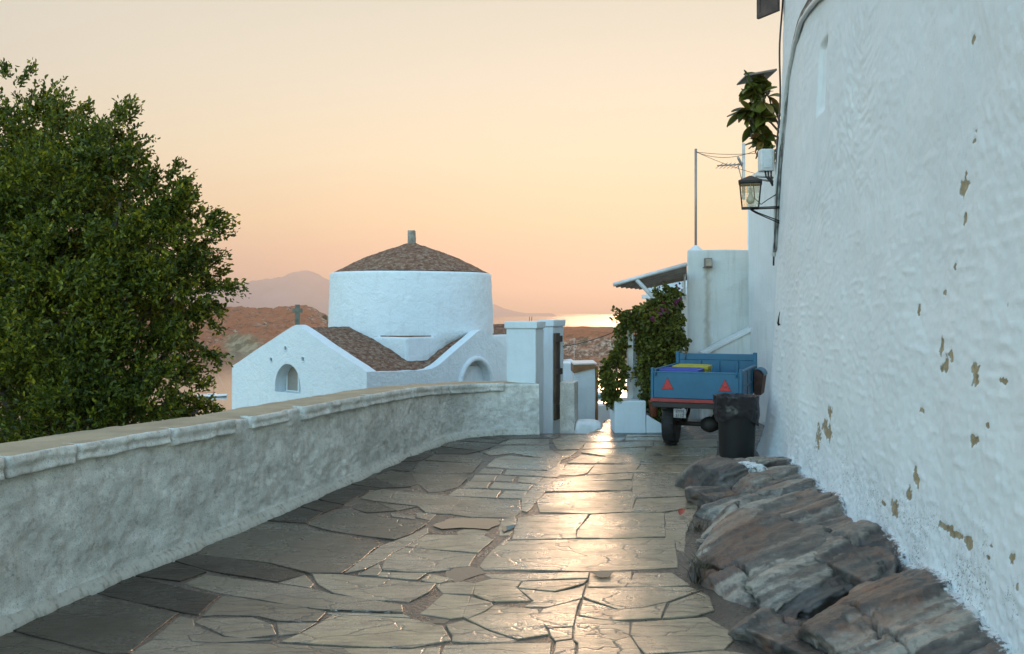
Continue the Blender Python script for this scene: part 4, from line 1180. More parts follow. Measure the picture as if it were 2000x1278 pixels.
cr = mb.build('cross', m_plain('cross_stone', (.17, .17, .13), .9, var=.3, bump=.5), CH, (pk.x - .07, pk.y, pk.z - .02), (0, 0, R(12)))
# low apse behind
p_ = at(985, 655, 27.5)
MB().prism([(p_.x - CX - .7, p_.y - CY - .4, 0), (p_.x - CX + .9, p_.y - CY - .4, 0), (p_.x - CX + .9, p_.y - CY + 1.6, 0), (p_.x - CX - .7, p_.y - CY + 1.6, 0)], (0, 0, 3.3 + p_.z), .04).build('apse', M_CHW, CH)

# ------------------------------------------------------------------ gate pillars, gate and low walls beyond the crest
M_WW2 = m_whitewash('limewash_blue', (.70, .79, .83), (.42, .42, .40), .18, 1.2, .4)
M_WWW = m_whitewash('limewash_warm', (.80, .78, .75), (.45, .40, .34), .25, 1.2, .4)
def pillar(A, B, depth, z0, z1, label, capw=.025, caph=.10):
    A = Vector((A[0], A[1], 0)); B = Vector((B[0], B[1], 0))
    u = (B - A).normalized(); v = Vector((-u.y, u.x, 0)); c0 = (A + B) / 2 + v * depth / 2; L = (B - A).length
    e = empty('gate_pillar', (c0.x, c0.y, z0), math.atan2(u.y, u.x))
    roughen(MB().box((-L / 2, -depth / 2, 0), (L / 2, depth / 2, z1 - z0 - caph), .012).build('shaft', M_WW2, e), .006, 4, .09)
    roughen(MB().box((-L / 2 - capw, -depth / 2 - capw, z1 - z0 - caph + .002), (L / 2 + capw, depth / 2 + capw, z1 - z0), .014).build('cap', M_WW2, e), .005, 5, .08)
    return tag(e, label, 'pillar', 'whitewashed gate pillars')
gp = pillar((-.075, 11.86), (.315, 11.74), .40, -1.5, 1.485, 'front whitewashed gate pillar rising from the end of parapet wall')
mb = MB()
for sx in (-.012, .02): mb.tube([(sx + .07, 0, 2.98), (sx + .07 + .004, 0, 3.045)], .004, 6)
mb.build('iron_pin', M_DARK, gp)
gp2 = pillar((.415, 13.02), (.595, 12.92), .36, -1.5, 1.495, 'rear whitewashed gate pillar with the wooden gate against it')
# peeling render low on the front pillar's side
M_OLDW = m_plain('grey_wood', (.115, .085, .055), .85, var=.45, nscale=5, bump=.6)
M_OLDW2 = m_plain('dark_wood', (.055, .045, .035), .85, var=.4, nscale=5, bump=.6)
ga = Vector((.612, 12.905, .03)); gdir = Vector((.105, .30, 0)).normalized()
ge = empty('wooden_gate', ga, math.atan2(gdir.y, gdir.x))
for k in range(3):
    MB().box((.012 + k * .085, -.022, 0.0), (.012 + k * .085 + .082, .012, 1.27), .004).build('plank', M_OLDW if k != 1 else M_OLDW2, ge)
for zz_ in (.12, .66, 1.14):
    MB().box((.0, -.05, zz_), (.28, -.023, zz_ + .09), .005).build('rail', M_OLDW2, ge)
tag(ge, 'narrow weathered brown wooden gate standing open against the rear pillar', 'gate')

def wall_run(name, pts, th, z0, z1, mats, label, cat='wall', cap=None):
    """straight wall between two plan points, with a flat cap"""
    A = Vector((*pts[0], 0)); B = Vector((*pts[1], 0)); u = (B - A).normalized(); L = (B - A).length
    e = empty(name, (A.x, A.y, z0), math.atan2(u.y, u.x))
    roughen(MB().box((0, 0, 0), (L, th, z1 - z0 - (.05 if cap else 0)), .012).build('body', mats, e), .008, 4, .10)
    if cap: roughen(MB().box((-.01, -.015, z1 - z0 - .048), (L + .01, th + .015, z1 - z0), .01).build('cap', cap, e), .005, 5, .10)
    return tag(e, label, cat)
wall_run('low_wall', [(.885, 12.56), (.965, 12.9)], .21, -1.6, .61, M_PARA, 'short grey parapet stub behind the rear gate pillar')
p0 = at(1086, 710, 15.2); p1 = at(1122, 710, 15.2)
wall_run('wall_block', [(p0.x, p0.y), (p1.x, p1.y)], .8, -2, p0.z, M_WW2, 'small white wall block right of the wooden gate')
# tall white wall end with brown timber edge
p0 = at(1121, 729, 13.9); p1 = at(1163, 719, 13.9)
e = empty('wall_end', (p0.x, p0.y, -2), 0)
roughen(MB().prism([(0, 0, 0), (p1.x - p0.x, 0, 0), (p1.x - p0.x, 0, p1.z + 2), (0, 0, p0.z + 2)], (0, .7, 0), .008).build('body', M_WW2, e), .006, 4, .1)
M_BEAM = m_plain('brown_timber', (.26, .135, .06), .75, var=.35, nscale=6, bump=.4)
MB().prism([(-.005, -.03, p0.z + 2.0), (p1.x - p0.x + .0, -.03, p1.z + 2.0), (p1.x - p0.x + .0, -.03, p1.z + 2.055), (-.005, -.03, p0.z + 2.125)], (0, .7, 0)).build('top_beam', M_BEAM, e)
MB().box((p1.x - p0.x + .002, -.02, .0), (p1.x - p0.x + .04, .08, p1.z + 2.03), .004).build('edge_post', M_BEAM, e)
MB().prism([(-.01, -.01, p0.z + 2.13), (p1.x - p0.x + .02, -.01, p1.z + 2.06), (p1.x - p0.x + .02, .66, p1.z + 2.07), (-.01, .66, p0.z + 2.14)], (0, 0, .02)).build('roof', M_WWW, e)
tag(e, 'pale wall end with brown timber beam on top and down its edge', 'wall')
# whitewashed mounting stone
V = CSV / ((np.abs(CSV) ** 7).sum(1) ** (1 / 7))[:, None]
Nn = V.copy(); V = V * np.array([.215, .2, .22]); V[:, 0] *= 1 - .25 * np.clip(V[:, 2] / .2, -1, 1)
V = V + Nn * (.02 * fbm(V[:, 0] * 5, V[:, 1] * 5, V[:, 2] * 5, 4))[:, None]
p0 = at(1150, 848, 12.5)
tag(ob('whitewashed_stone', arr_mesh('whitewashed_stone', V, CSF), M_WW, None, (p0.x, p0.y, -.14)), 'low whitewashed stone block on the ground before the pale wall end', 'stone')
p0 = at(1166, 792, 16.5); p1 = at(1204, 792, 16.5)
wall_run('low_wall', [(p0.x, p0.y), (p1.x, p1.y)], .4, -3, p0.z, M_WWW, 'low cream wall in the gap below the hanging vine')

# white wall carrying the vine, with a step and a flower pot
p0 = at(1200, 700, 11.85); p1 = at(1262, 700, 11.85)
e = empty('vine_wall', (p0.x, p0.y, -.6))
roughen(MB().box((0, 0, 0), (p1.x - p0.x, .55, 1.02), .015).build('body', M_WW2, e), .008, 4, .09)
p2 = at(1297, 830, 11.85)
roughen(MB().prism([(p1.x - p0.x + .003, .01, 0), (p2.x - p0.x, .01, 0), (p2.x - p0.x, .01, .6 + .09), (p1.x - p0.x + .003, .01, .6 + .24)], (0, .5, 0), .01).build('step', M_WW2, e), .006, 4, .09)
q0 = at(1226, 645, 12.2); q1 = at(1237, 645, 12.2)
qa = at(1230, 655, 12.45); qb = at(1335, 655, 12.45)
roughen(MB().box((qa.x - p0.x, qa.y - p0.y, .0), (qb.x - p0.x, qa.y - p0.y + .35, qa.z + .6), .015).build('upper_wall', M_WW2, e), .008, 4, .1)
roughen(MB().box((q0.x - p0.x, q0.y - p0.y, .9), (q1.x - p0.x, q0.y - p0.y + .1, q0.z + .6), .008).build('post', M_WWW, e), .004, 4, .09)
tag(e, 'white wall and post under the hanging vine beside the trailer', 'wall')
M_TERRA = m_plain('terracotta', (.30, .095, .055), .8, var=.25)
p0 = at(1276, 815, 11.95)
e = empty('flower_pot', (p0.x, p0.y, .20))
MB().lathe([(.045, .0), (.062, .17), (.066, .175), (.066, .225), (.055, .225), (.05, .17)], n=28).build('pot', M_TERRA, e)
MB().lathe([(.0001, .185), (.052, .185), (.052, .18), (.0001, .18)], n=20).build('soil', M_EARTH, e)
tag(e, 'terracotta flower pot on the white step left of the trailer', 'flower pot')

# ------------------------------------------------------------------ flat roofed house behind the trailer
p0 = at(1342, 488, 14.2)
HB = empty('flat_roofed_house', (p0.x, p0.y, -.8))
M_HB = m_whitewash('limewash_grey', (.71, .74, .72), (.33, .32, .27), .45, .8, .35)

nt = M_HB.node_tree; bs = [n for n in nt.nodes if n.type == 'BSDF_PRINCIPLED'][0]       # rust run below the floodlight
src = bs.inputs['Base Color'].links[0].from_socket
ge_ = nt.nodes.new('ShaderNodeNewGeometry'); sx_ = nt.nodes.new('ShaderNodeSeparateXYZ'); nt.links.new(ge_.outputs['Position'], sx_.inputs[0])
def hm(op, a, b):
    n = nt.nodes.new('ShaderNodeMath'); n.operation = op
    for k_, v_ in enumerate((a, b)):
        if isinstance(v_, bpy.types.NodeSocket): nt.links.new(v_, n.inputs[k_])
        else: n.inputs[k_].default_value = v_
    return n.outputs[0]
no_ = nt.nodes.new('ShaderNodeTexNoise'); no_.inputs['Scale'].default_value = 9; nt.links.new(ge_.outputs['Position'], no_.inputs['Vector'])
dx_ = hm('ABSOLUTE', hm('ADD', hm('SUBTRACT', sx_.outputs[0], 3.13), hm('MULTIPLY', hm('SUBTRACT', no_.outputs[0], .5), .12)), 0.0)
mr_ = nt.nodes.new('ShaderNodeMapRange'); mr_.inputs[1].default_value = .075; mr_.inputs[2].default_value = .0; mr_.inputs[3].default_value = 0; mr_.inputs[4].default_value = .55; nt.links.new(dx_, mr_.inputs[0])
mz_ = nt.nodes.new('ShaderNodeMapRange'); mz_.inputs[1].default_value = 2.42; mz_.inputs[2].default_value = 2.30; nt.links.new(sx_.outputs[2], mz_.inputs[0])
mx2 = nt.nodes.new('ShaderNodeMix'); mx2.data_type = 'RGBA'; nt.links.new(hm('MULTIPLY', mr_.outputs[0], mz_.outputs[0]), mx2.inputs[0]); nt.links.new(src, mx2.inputs[6]); mx2.inputs[7].default_value = (.30, .24, .13, 1)
nt.links.new(mx2.outputs[2], bs.inputs['Base Color'])
hz = p0.z + .8
roughen(MB().prism([(0, 0, 0), (3.0, 0, 0), (3.7, 3.0, 0), (.66, 3.0, 0)], (0, 0, hz), .02).build('wall', M_HB, HB), .010, 2.5, .12)
q = at(1331, 575, 14.05); q2 = at(1343.2, 575, 14.05)
roughen(MB().box((q.x - p0.x, q.y - p0.y, 0), (q2.x - p0.x, q.y - p0.y + .5, q.z + .8), .008).build('corner_pier', M_WWW, HB), .004, 4, .1)
s0 = at(1372, 692, 13.9); s1 = at(1500, 627, 13.9)
mb = MB(); mb.prism([(s0.x - p0.x, -.33, s0.z + .8 - .03), (s1.x - p0.x, -.33, s1.z + .8 - .03), (s1.x - p0.x, -.33, 0), (s0.x - p0.x, -.33, 0)], (0, .32, 0)); st_ = mb.build('stair_wall', M_HB, HB)
MB().prism([(s0.x - p0.x, -.36, s0.z + .8 - .027), (s1.x - p0.x, -.36, s1.z + .8 - .027), (s1.x - p0.x, -.36, s1.z + .8 + .03), (s0.x - p0.x, -.36, s0.z + .8 + .03)], (0, .34, 0), .006).build('stair_coping', M_WW, st_)
q = at(1460, 358, 16.6)
roughen(MB().prism([(q.x - p0.x, q.y - p0.y, hz - .3), (q.x - p0.x + 2.6, q.y - p0.y, hz - .3), (q.x - p0.x + 3.2, q.y - p0.y + 2, hz - .3), (q.x - p0.x + .58, q.y - p0.y + 2, hz - .3)], (0, 0, q.z + .8 - hz + .3), .02).build('upper_storey', M_WW2, HB), .008, 2.5, .14)
tag(HB, 'white flat roofed house with sloping stair wall behind the trailer', 'house')
# floodlight with rust stain under it
M_RUST = m_plain('rusty_metal', (.22, .12, .06), .8, .2, var=.4)
q = at(1383, 513, 14.1)
e = empty('floodlight', (q.x, q.y, q.z - .07))
MB().box((-.055, -.06, .0), (.055, .06, .14), .008).build('housing', m_plain('floodlight_grey', (.22, .2, .17), .6, .2), e)
MB().box((-.045, -.066, .015), (.045, -.061, .125)).build('glass', m_plain('floodlight_glass', (.42, .36, .28), .2), e)
MB().box((-.065, -.05, -.012), (.065, .095, -.001), .003).build('bracket', M_RUST, e)
tag(e, 'small square floodlight with rusty bracket on the flat roofed house', 'floodlight')
def stain(px0, px1, py0, py1, d, name='rust_stain'):
    n, m = 10, 40
    P0 = at(px0, py0, d); P1 = at(px1, py1, d)
    V = []; 
    for i in range(n):
        for j in range(m):
            V.append((P0.x + (P1.x - P0.x) * i / (n - 1), d, P0.z + (P1.z - P0.z) * j / (m - 1)))
    return V
# aerial pole, mast and wires on the roofs
M_GALV = m_plain('galvanised', (.34, .32, .29), .55, .5)
q = at(1359, 488, 15.0); q1 = at(1359, 291, 15.0)
e = empty('roof_pole', (q.x, q.y, q.z - .1))
MB().tube([(0, 0, 0), (0, 0, q1.z - q.z + .1)], .022, 10).build('shaft', M_GALV, e)
MB().lathe([(.12, .06), (.11, .10), (.035, .17), (.02, .175)], n=16).build('mortar_foot', M_WW, e)
tag(e, 'thin grey metal pole standing on the flat roof edge', 'pole')
w0_ = Vector((q.x, q.y, q1.z - .05))
for k, (px, py, d) in enumerate(((1500, 283, 13.2), (1500, 297, 13.2), (1500, 345, 16.4))):
    b_ = at(px, py, d); pts = []
    for i in range(13):
        f_ = i / 12; p_ = w0_.lerp(b_, f_); p_.z -= .10 * (k == 0) * 4 * f_ * (1 - f_) + .04 * 4 * f_ * (1 - f_); pts.append(p_)
    o = MB().tube([p_ - w0_ for p_ in pts], .0045, 5).build('wire', M_DARK, None, w0_)
    tag(o, ['uppermost wire from the roof pole to the house wall', 'middle wire running from roof pole to the house wall', 'lowest wire from the roof pole slanting down to the upper storey'][k], 'wire', 'wires from the roof pole')
q = at(1477.5, 362, 16.2); qt = at(1477.5, 262, 16.2)
e = empty('tv_aerial', (q.x, q.y + .9, q.z - .15))
MB().tube([(0, 0, 0), (0, 0, qt.z - q.z + .15)], .03, 10).build('mast', m_plain('mast_pale', (.55, .53, .49), .5, .3), e)
def lp(px, py): v = at(px, py, 16.2); return (v.x - q.x, 0, v.z - q.z + .15)
MB().tube([lp(1423, 308), lp(1480, 305)], .014, 8).build('boom', M_GALV, e)
MB().tube([Vector(lp(1458, 297)) + Vector((0, -.3, 0)), Vector(lp(1482, 308)) + Vector((0, .2, 0))], .026, 8).build('cross_boom', M_GALV, e)
for k in range(6):
    a = Vector(lp(1428 + 8 * k, 308)); MB().tube([a + Vector((0, -.32, -.0)), a + Vector((0, .32, .0))], .006, 6).build('element', M_GALV, e)
MB().tube([lp(1466, 308), lp(1476, 345)], .010, 6).build('brace', M_GALV, e)
tag(e, 'television aerial on a pale mast above the lantern', 'aerial')

# corrugated awning with braces
AW = empty('awning', at(1342, 520, 14.0))
p_tl = at(1197, 558, 13.2); p_tr = at(1341, 517.5, 13.2); 
p_bl = at(1251, 563, 14.7); p_br = at(1342, 545, 14.7)
nu, nv = 90, 14
loc = np.array(AW.location)
V = np.zeros((nu, nv, 3))
for i in range(nu):
    f_ = i / (nu - 1)
    for j in range(nv):
        g = j / (nv - 1)
        P = np.array(p_tl) * (1 - g) + np.array(p_tr) * g
        Pb = np.array(p_bl) * (1 - g) + np.array(p_br) * g
        V[i, j] = P * (1 - f_) + Pb * f_ + np.array([0, 0, .030 * math.sin(f_ * 2 * math.pi * 6)]) - loc
top = V + np.array([0, 0, .008])
me = arr_mesh('corrugated_sheet', np.concatenate([V.reshape(-1, 3), top.reshape(-1, 3)]), [grid_faces(nu, nv, True), grid_faces(nu, nv) + nu * nv])
M_CORR = m_plain('corrugated_metal', (.36, .31, .26), .6, .2, var=.2)
ob('corrugated_sheet', me, M_CORR, AW)
M_PAINTW = m_plain('white_paint_metal', (.66, .70, .71), .5, var=.12)
def bar(a, b, w, name, par, mat=M_PAINTW):
    return MB().tube([Vector(a), Vector(b)], w, 4).build(name, mat, par)
L3 = Vector(loc)
bar(p_tl - L3 + Vector((0, -.03, .01)), p_tr - L3 + Vector((0, -.03, .01)), .030, 'edge_bar', AW)
bar(p_bl - L3 + Vector((0, 0, .03)), p_br - L3 + Vector((0, 0, .03)), .02, 'edge_bar', AW)
bar(at(1243, 546, 13.18) - L3, at(1334, 642, 13.6) - L3, .036, 'brace', AW)
bar(at(1293, 551, 14.3) - L3, at(1334, 585, 14.6) - L3, .028, 'brace', AW, M_CORR)
bar(at(1314, 690, 13.3) - L3 - Vector((0, 0, .9)), at(1314, 625, 13.3) - L3, .019, 'post', AW)
bar(at(1312, 625, 13.3) - L3, at(1334, 625, 13.7) - L3, .014, 'tie', AW)
bar(at(1337, 585, 13.9) - L3, at(1337, 528, 13.9) - L3, .018, 'post', AW)
tag(AW, 'small lean-to awning of corrugated metal on white braces above the vine', 'awning')
# white house and dish behind the vine
q = at(1262, 552, 19.5)
e = empty('distant_house', (q.x, q.y, -1.5))
w_ = at(1345, 552, 19.5).x - q.x
roughen(MB().prism([(0, 0, 0), (w_, 0, 0), (w_ + .4, 2, 0), (.36, 2, 0)], (0, 0, q.z + 1.5), .02).build('wall', M_WW2, e), .008, 3, .15)
MB().box((-.10, -.12, q.z + 1.5 - .36), (w_, -.003, q.z + 1.5 - .27), .01).build('ledge', M_WW, e)
tag(e, 'white flat topped house peeping out behind the vine under awning', 'house')
q = at(1333, 552, 17.5)
e = empty('satellite_dish', (q.x, q.y, q.z - .3))
prof_ = [(.001, .0), (.07, .004), (.13, .02), (.18, .045), (.205, .06)]
d_ = MB().lathe(prof_ + [(.205, .064), (.18, .05), (.12, .026), (.001, .008)], n=28).build('dish', M_PAINTW, e, (0, 0, .32), (R(62), 0, R(-20)))
MB().tube([(0, .05, -.5), (0, .05, .3)], .018, 8).build('mast', M_GALV, e)
MB().tube([(0, .0, .14), (-.06, -.26, .34)], .008, 6).build('feed_arm', M_GALV, e)
tag(e, 'round white satellite dish under the awning', 'satellite dish')
# ------------------------------------------------------------------ blue farm trailer
M_BLUE = Mt('blue_paint'); c = M_BLUE.co('obj')
n1 = M_BLUE.noise(3, 5, .65, c); n2 = M_BLUE.noise(24, 5, .7, c)
col = M_BLUE.rmp(n1, [(.3, (.009, .085, .165)), (.7, (.015, .13, .23))])
col = M_BLUE.mix(M_BLUE.rmp(n2, [(.66, 0.0), (.74, .7)]), col, (.10, .07, .05))
M_BLUE = M_BLUE.set(col, M_BLUE.rmp(n2, [(.3, .42), (.7, .62)]), nrm=M_BLUE.bump(n2, .2, .004))
M_REDP = m_plain('red_paint', (.30, .030, .028), .5, var=.2)
M_REFL = m_plain('reflector_red', (.42, .015, .025), .3, var=.12, nscale=30)
M_RUB = m_plain('rubber', (.012, .012, .012), .72, var=.3, nscale=14, bump=.3)
M_STEEL = m_plain('dirty_steel', (.035, .032, .030), .6, .3, var=.35)
M_BLACKPL = m_plain('black_plastic', (.006, .006, .006), .55, var=.2)
TR = empty('farm_trailer', (1.635, 10.45, 0), R(-21.7))
TW, TL = 1.05, 1.52
zb, zs_ = .60, .91
MB().box((.02, .02, zb - .03), (TW - .02, TL - .02, zb), .004).build('floor', M_BLUE, TR)
mb = MB().box((.035, 0, zb), (TW - .035, .028, zs_), .006)
tg = mb.build('tailgate', M_BLUE, TR)
MB().box((.03, -.004, zs_ - .016), (TW - .03, .033, zs_ + .004), .004).build('top_rail', M_BLUE, tg)
for sx in (0, 1):
    x = 0 if sx == 0 else TW - .034
    MB().box((x, -.006, zb - .02), (x + .034, .036, zs_ + .045), .006).build('corner_post', M_BLUE, TR)
def side(x, out, name='side_board'):
    o = MB().box((x - .013, .04, zb), (x + .013, TL - .03, zs_), .005).build(name, M_BLUE, TR)
    for k in range(4):
        y = .05 + k * (TL - .14) / 3
        MB().box((x + out * .014 - .011, y, zb - .01), (x + out * .014 + .011, y + .05, zs_ + .002), .004).build('stake', M_BLUE, o)
    MB().box((x - .022, .04, zs_ - .002), (x + .022, TL - .02, zs_ + .022), .006).build('top_rail', M_BLUE, o)
    MB().box((x + out * .017 - .008, .05, (zb + zs_) / 2 - .02), (x + out * .017 + .008, TL - .04, (zb + zs_) / 2), .003).build('mid_rail', M_BLUE, o)
    return o
side(.018, -1); side(TW - .018, 1)
fb = MB().box((.03, TL - .028, zb), (TW - .03, TL, 1.06), .006).build('headboard', M_BLUE, TR)
MB().box((.03, TL - .034, .975), (TW - .03, TL + .006, 1.062), .01).build('top_board', M_BLUE, fb)
for k in range(3): MB().box((.3 + .24 * k, TL - .05, zb + .01), (.34 + .24 * k, TL - .029, .97), .004).build('stake', M_BLUE, fb)
for x in (0, TW - .05): MB().box((x, TL - .045, zb), (x + .05, TL + .012, 1.085), .01).build('corner_post', M_BLUE, fb)
MB().tube([(.13, TL - .06, .98), (.135, TL - .04, 1.10)], .006, 6).tube([(.10, TL - .05, 1.06), (.17, TL - .05, 1.08)], .005, 6).build('latch', M_RUST, fb)
for x in (.06, TW - .06):
    MB().tube([(x, -.012, zs_ - .05), (x, -.012, zs_ + .02)], .008, 8).tube([(x - .015, -.014, zs_ - .045), (x + .015, -.014, zs_ - .045)], .006, 6).build('latch', M_BLUE, tg)
MB().box((.0, -.012, zb - .046), (TW, .03, zb - .004), .006).build('red_bumper', M_REDP, TR)
MB().box((.01, .0, zb - .11), (TW - .01, .06, zb - .048), .006).build('chassis_beam', M_STEEL, TR)
for x in (.30, TW - .36): MB().box((x, .06, zb - .12), (x + .06, TL + .5, zb - .035), .006).build('chassis_beam', M_STEEL, TR)
for cx_ in (.20, TW - .19):
    tri = [(cx_ - .066, -.0, zb + .105), (cx_ + .066, 0, zb + .105), (cx_, 0, zb + .235)]
    rf = MB().prism([(p[0], -.004, p[2]) for p in tri], (0, -.006, 0)).build('reflector', M_REFL, TR)
    cz_ = zb + .148
    MB().prism([((p[0] - cx_) * 1.10 + cx_, -.0005, (p[2] - cz_) * 1.10 + cz_) for p in tri], (0, -.0045, 0)).build('reflector_rim', M_DARK, rf)
def wheel(x, y, r=.262, w=.15):
    e = empty('wheel', (x, y, r)); e.parent = TR
    prof_ = [(r * .60, -w * .42), (r * .72, -w * .50), (r * .90, -w * .50), (r * .965, -w * .40), (r, -w * .22), (r * 1.005, 0), (r, w * .22), (r * .965, w * .40), (r * .90, w * .50), (r * .72, w * .50), (r * .60, w * .42)]
    MB().lathe(prof_, n=48, axis='x').build('tyre', M_RUB, e)
    mb = MB()
    for k in range(30):
        a = 2 * math.pi * k / 30; s_ = 1 if k % 2 else -1
        Mx = Matrix.Rotation(a, 4, 'X')
        mb.box((-w * .45 if s_ < 0 else -.002, -.010, r - .004), (.002 if s_ < 0 else w * .45, .010, r + .007), 0, M=Mx)
    mb.build('tread', M_RUB, e)['kind'] = 'stuff'
    MB().lathe([(.02, -w * .3), (r * .60, -w * .36), (r * .62, -w * .42), (r * .62, w * .42), (r * .60, w * .36), (.02, w * .3)], n=32, axis='x').build('rim', M_REDP, e)
    return e
wheel(.16, .42); wheel(TW - .10, .42)
MB().tube([(.18, .42, .262), (TW - .12, .42, .262)], .028, 12).build('axle', M_STEEL, TR)
MB().lathe([(.02, -.11), (.055, -.10), (.085, -.05), (.10, 0), (.085, .05), (.055, .10), (.02, .11)], (.62, .42, .262), 20, 'x').build('differential', M_STEEL, TR)
for x in (.33, TW - .33):
    MB().tube([(x, .10, .47), (x, .26, .36), (x, .42, .30), (x, .58, .36), (x, .74, .47)], [.014, .022, .028, .022, .014], 6).build('leaf_spring', M_STEEL, TR)
MB().tube([(.62, .45, .27), (.62, 1.6, .42)], .03, 10).build('drive_shaft', M_STEEL, TR)
for q_ in ([(.30, .38, .30), (.40, .12, .50)], [(.78, .38, .30), (.72, .12, .50)]): MB().tube(q_, .016, 8).build('strut', M_STEEL, TR)
# rounded mudguard at the front right
arc = [(TW + .03 + .10 * math.cos(R(a)), .81 + .085 * math.sin(R(a))) for a in range(90, -1, -10)]
mb = MB(); mb.prism([(TW + .022, .98, .58)] + [(TW + .022, .98, .885)] + [(x, .98, z) for x, z in arc] + [(TW + .10, .98, .58)], (0, .42, 0)); mg = mb.build('mudguard', m_plain('mudguard_rust', (.075, .035, .028), .8, var=.4), TR)
V = []
for x, z in arc: V += [(x + .004, .965, z + .004), (x + .004, 1.415, z + .004)]
V2 = [(x + .007, y, z + .007) for x, y, z in V]; n = len(arc)
fcs = [(2 * k, 2 * k + 1, 2 * k + 3, 2 * k + 2) for k in range(n - 1)]
ob('mudguard_skin', arr_mesh('mudguard_skin', np.array(V + V2), np.array(fcs + [tuple(i + 2 * n for i in f[::-1]) for f in fcs])), M_BLUE, mg)
# number plate
pl_ = MB().box((.27, -.004, .375), (.415, .004, .480), .003).build('number_plate', m_plain('plate_white', (.30, .29, .28), .6, var=.3, nscale=20), TR)
def text(body, loc, size, mat, parent, rot=(R(90), 0, 0), name='lettering'):
    cu = bpy.data.curves.new(name, 'FONT'); cu.body = body; cu.size = size; cu.align_x = 'CENTER'; cu.extrude = .0008
    to = bpy.data.objects.new(name, cu); COL.objects.link(to)
    dg = bpy.context.evaluated_depsgraph_get()
    me = bpy.data.meshes.new_from_object(to.evaluated_get(dg)); bpy.data.objects.remove(to)
    return ob(name, me, mat, parent, loc, rot)
text('EYM', (.343, -.006, .434), .052, M_DARK, pl_); text('3112', (.343, -.006, .386), .052, M_DARK, pl_)
tag(TR, 'blue farm trailer with red bumper and two triangle reflectors by house wall', 'trailer')

def crate(col, name, x, y, rz, label, L=.40, W_=.30, H=.31):
    M_ = m_plain(name, col, .4, var=.15)
    P = TR.matrix_basis @ Vector((x, y, zb))
    e = empty('plastic_crate', P, R(-21.7) + rz)
    MB().box((0, 0, 0), (L, W_, H - .03), .012).build('body', M_, e)
    MB().box((-.012, -.012, H - .035), (L + .012, W_ + .012, H + .012), .010).build('lid', M_, e)
    for k in range(6):
        MB().box((.02 + k * (L - .05) / 5, -.010, .02), (.03 + k * (L - .05) / 5, -.001, H - .036)).build('rib', M_, e)
    for k in range(5): MB().box((.02, .03 + k * (W_ - .06) / 4 - .006, H + .0125), (L - .02, .03 + k * (W_ - .06) / 4 + .006, H + .020), .002).build('lid_rib', M_, e)
    return tag(e, label, 'crate', 'plastic crates in the trailer')
crate((.018, .045, .30), 'crate_blue', .06, .20, 0, 'blue plastic crate in the left rear of the trailer bed', .46, .34, .315)
crate((.34, .30, .012), 'crate_yellow', .14, .62, 0, 'yellow plastic crate in trailer behind the blue crate', .42, .30, .335)

# ------------------------------------------------------------------ litter bin with bag
p0 = on_ground(1439, 899)
BN = empty('litter_bin', (p0[0], p0[1], 0))
MB().lathe([(.16, 0), (.178, .005), (.185, .05), (.208, .64), (.214, .66), (.205, .67), (.19, .64), (.17, .05)], n=40).build('body', M_BLACKPL, BN)
na, nz = 120, 40
A_, T_ = np.meshgrid(np.linspace(0, 2 * np.pi, na, endpoint=False), np.linspace(0, 1, nz), indexing='ij')
rr_ = np.where(T_ < .25, .195 + .045 * (T_ / .25), .24 - .022 * (T_ - .25))
low = .40 - .07 * np.sin(A_ + .4) + .03 * np.sin(3 * A_)
zz = np.where(T_ < .25, .66 + .045 * np.sin(np.pi * T_ / .5), 0); zz = np.where(T_ >= .25, .705 + (low - .705) * ((T_ - .25) / .75), zz)
fold = .012 * fbm(np.cos(A_) * 2.2, np.sin(A_) * 2.2, zz * 7, 4, .6) + .008 * (1 - np.abs(fbm(np.cos(A_) * 2 + zz * 5, np.sin(A_) * 2 + zz * 5, zz * 3 + 4, 3)))
zz = zz + .016 * fbm(np.cos(A_) * 5, np.sin(A_) * 5, T_ * 2, 3) * (T_ < .6)
V = np.stack([(rr_ + fold) * np.cos(A_), (rr_ + fold) * np.sin(A_), zz], -1).reshape(-1, 3)
M_BAG = m_plain('bin_bag', (.009, .008, .010), .38, var=.2)
ob('bag', arr_mesh('bag', V, grid_faces(na, nz, True, True)), M_BAG, BN)
tag(BN, 'round black litter bin lined with a black bag behind rounded rock', 'bin')

# ------------------------------------------------------------------ lantern on the house wall
def wall_x(y): return float(np.interp(y, WP[:len(yy) + 150, 1], WP[:len(yy) + 150, 0]))
q = at(1465.5, 408, 10.25)
LN = empty('wall_lantern', (q.x, q.y, q.z), R(-15.5))
M_IRON = m_plain('lantern_iron', (.020, .019, .018), .5, .4, var=.25)
h0, h1, wb_, wt_ = .012, .285, .092, .118
def sq(w, z): return [Vector((w, w, z)), Vector((-w, w, z)), Vector((-w, -w, z)), Vector((w, -w, z))]
B0, B1 = sq(wb_, h0), sq(wt_, h1)
for k in range(4):
    MB().tube([B0[k], B1[k]], .0085, 6).build('corner_bar', M_IRON, LN)
MB().box((-wb_ - .008, -wb_ - .008, 0), (wb_ + .008, wb_ + .008, .012), .003).build('base', M_IRON, LN)
mb = MB(); 
for k in range(4): mb.tube([B1[k], B1[(k + 1) % 4]], .010, 6)
mb.build('top_ring', M_IRON, LN)
mb = MB(); R0 = [mb.bm.verts.new(p_) for p_ in sq(.132, h1 + .006)]; R1 = [mb.bm.verts.new(p_) for p_ in sq(.132, h1 + .03)]; R2 = [mb.bm.verts.new(p_) for p_ in sq(.012, h1 + .095)]
mb.bm.faces.new(R0[::-1]); mb.bm.faces.new(R2)
for k in range(4):
    mb.bm.faces.new((R0[k], R0[(k + 1) % 4], R1[(k + 1) % 4], R1[k])); mb.bm.faces.new((R1[k], R1[(k + 1) % 4], R2[(k + 1) % 4], R2[k]))
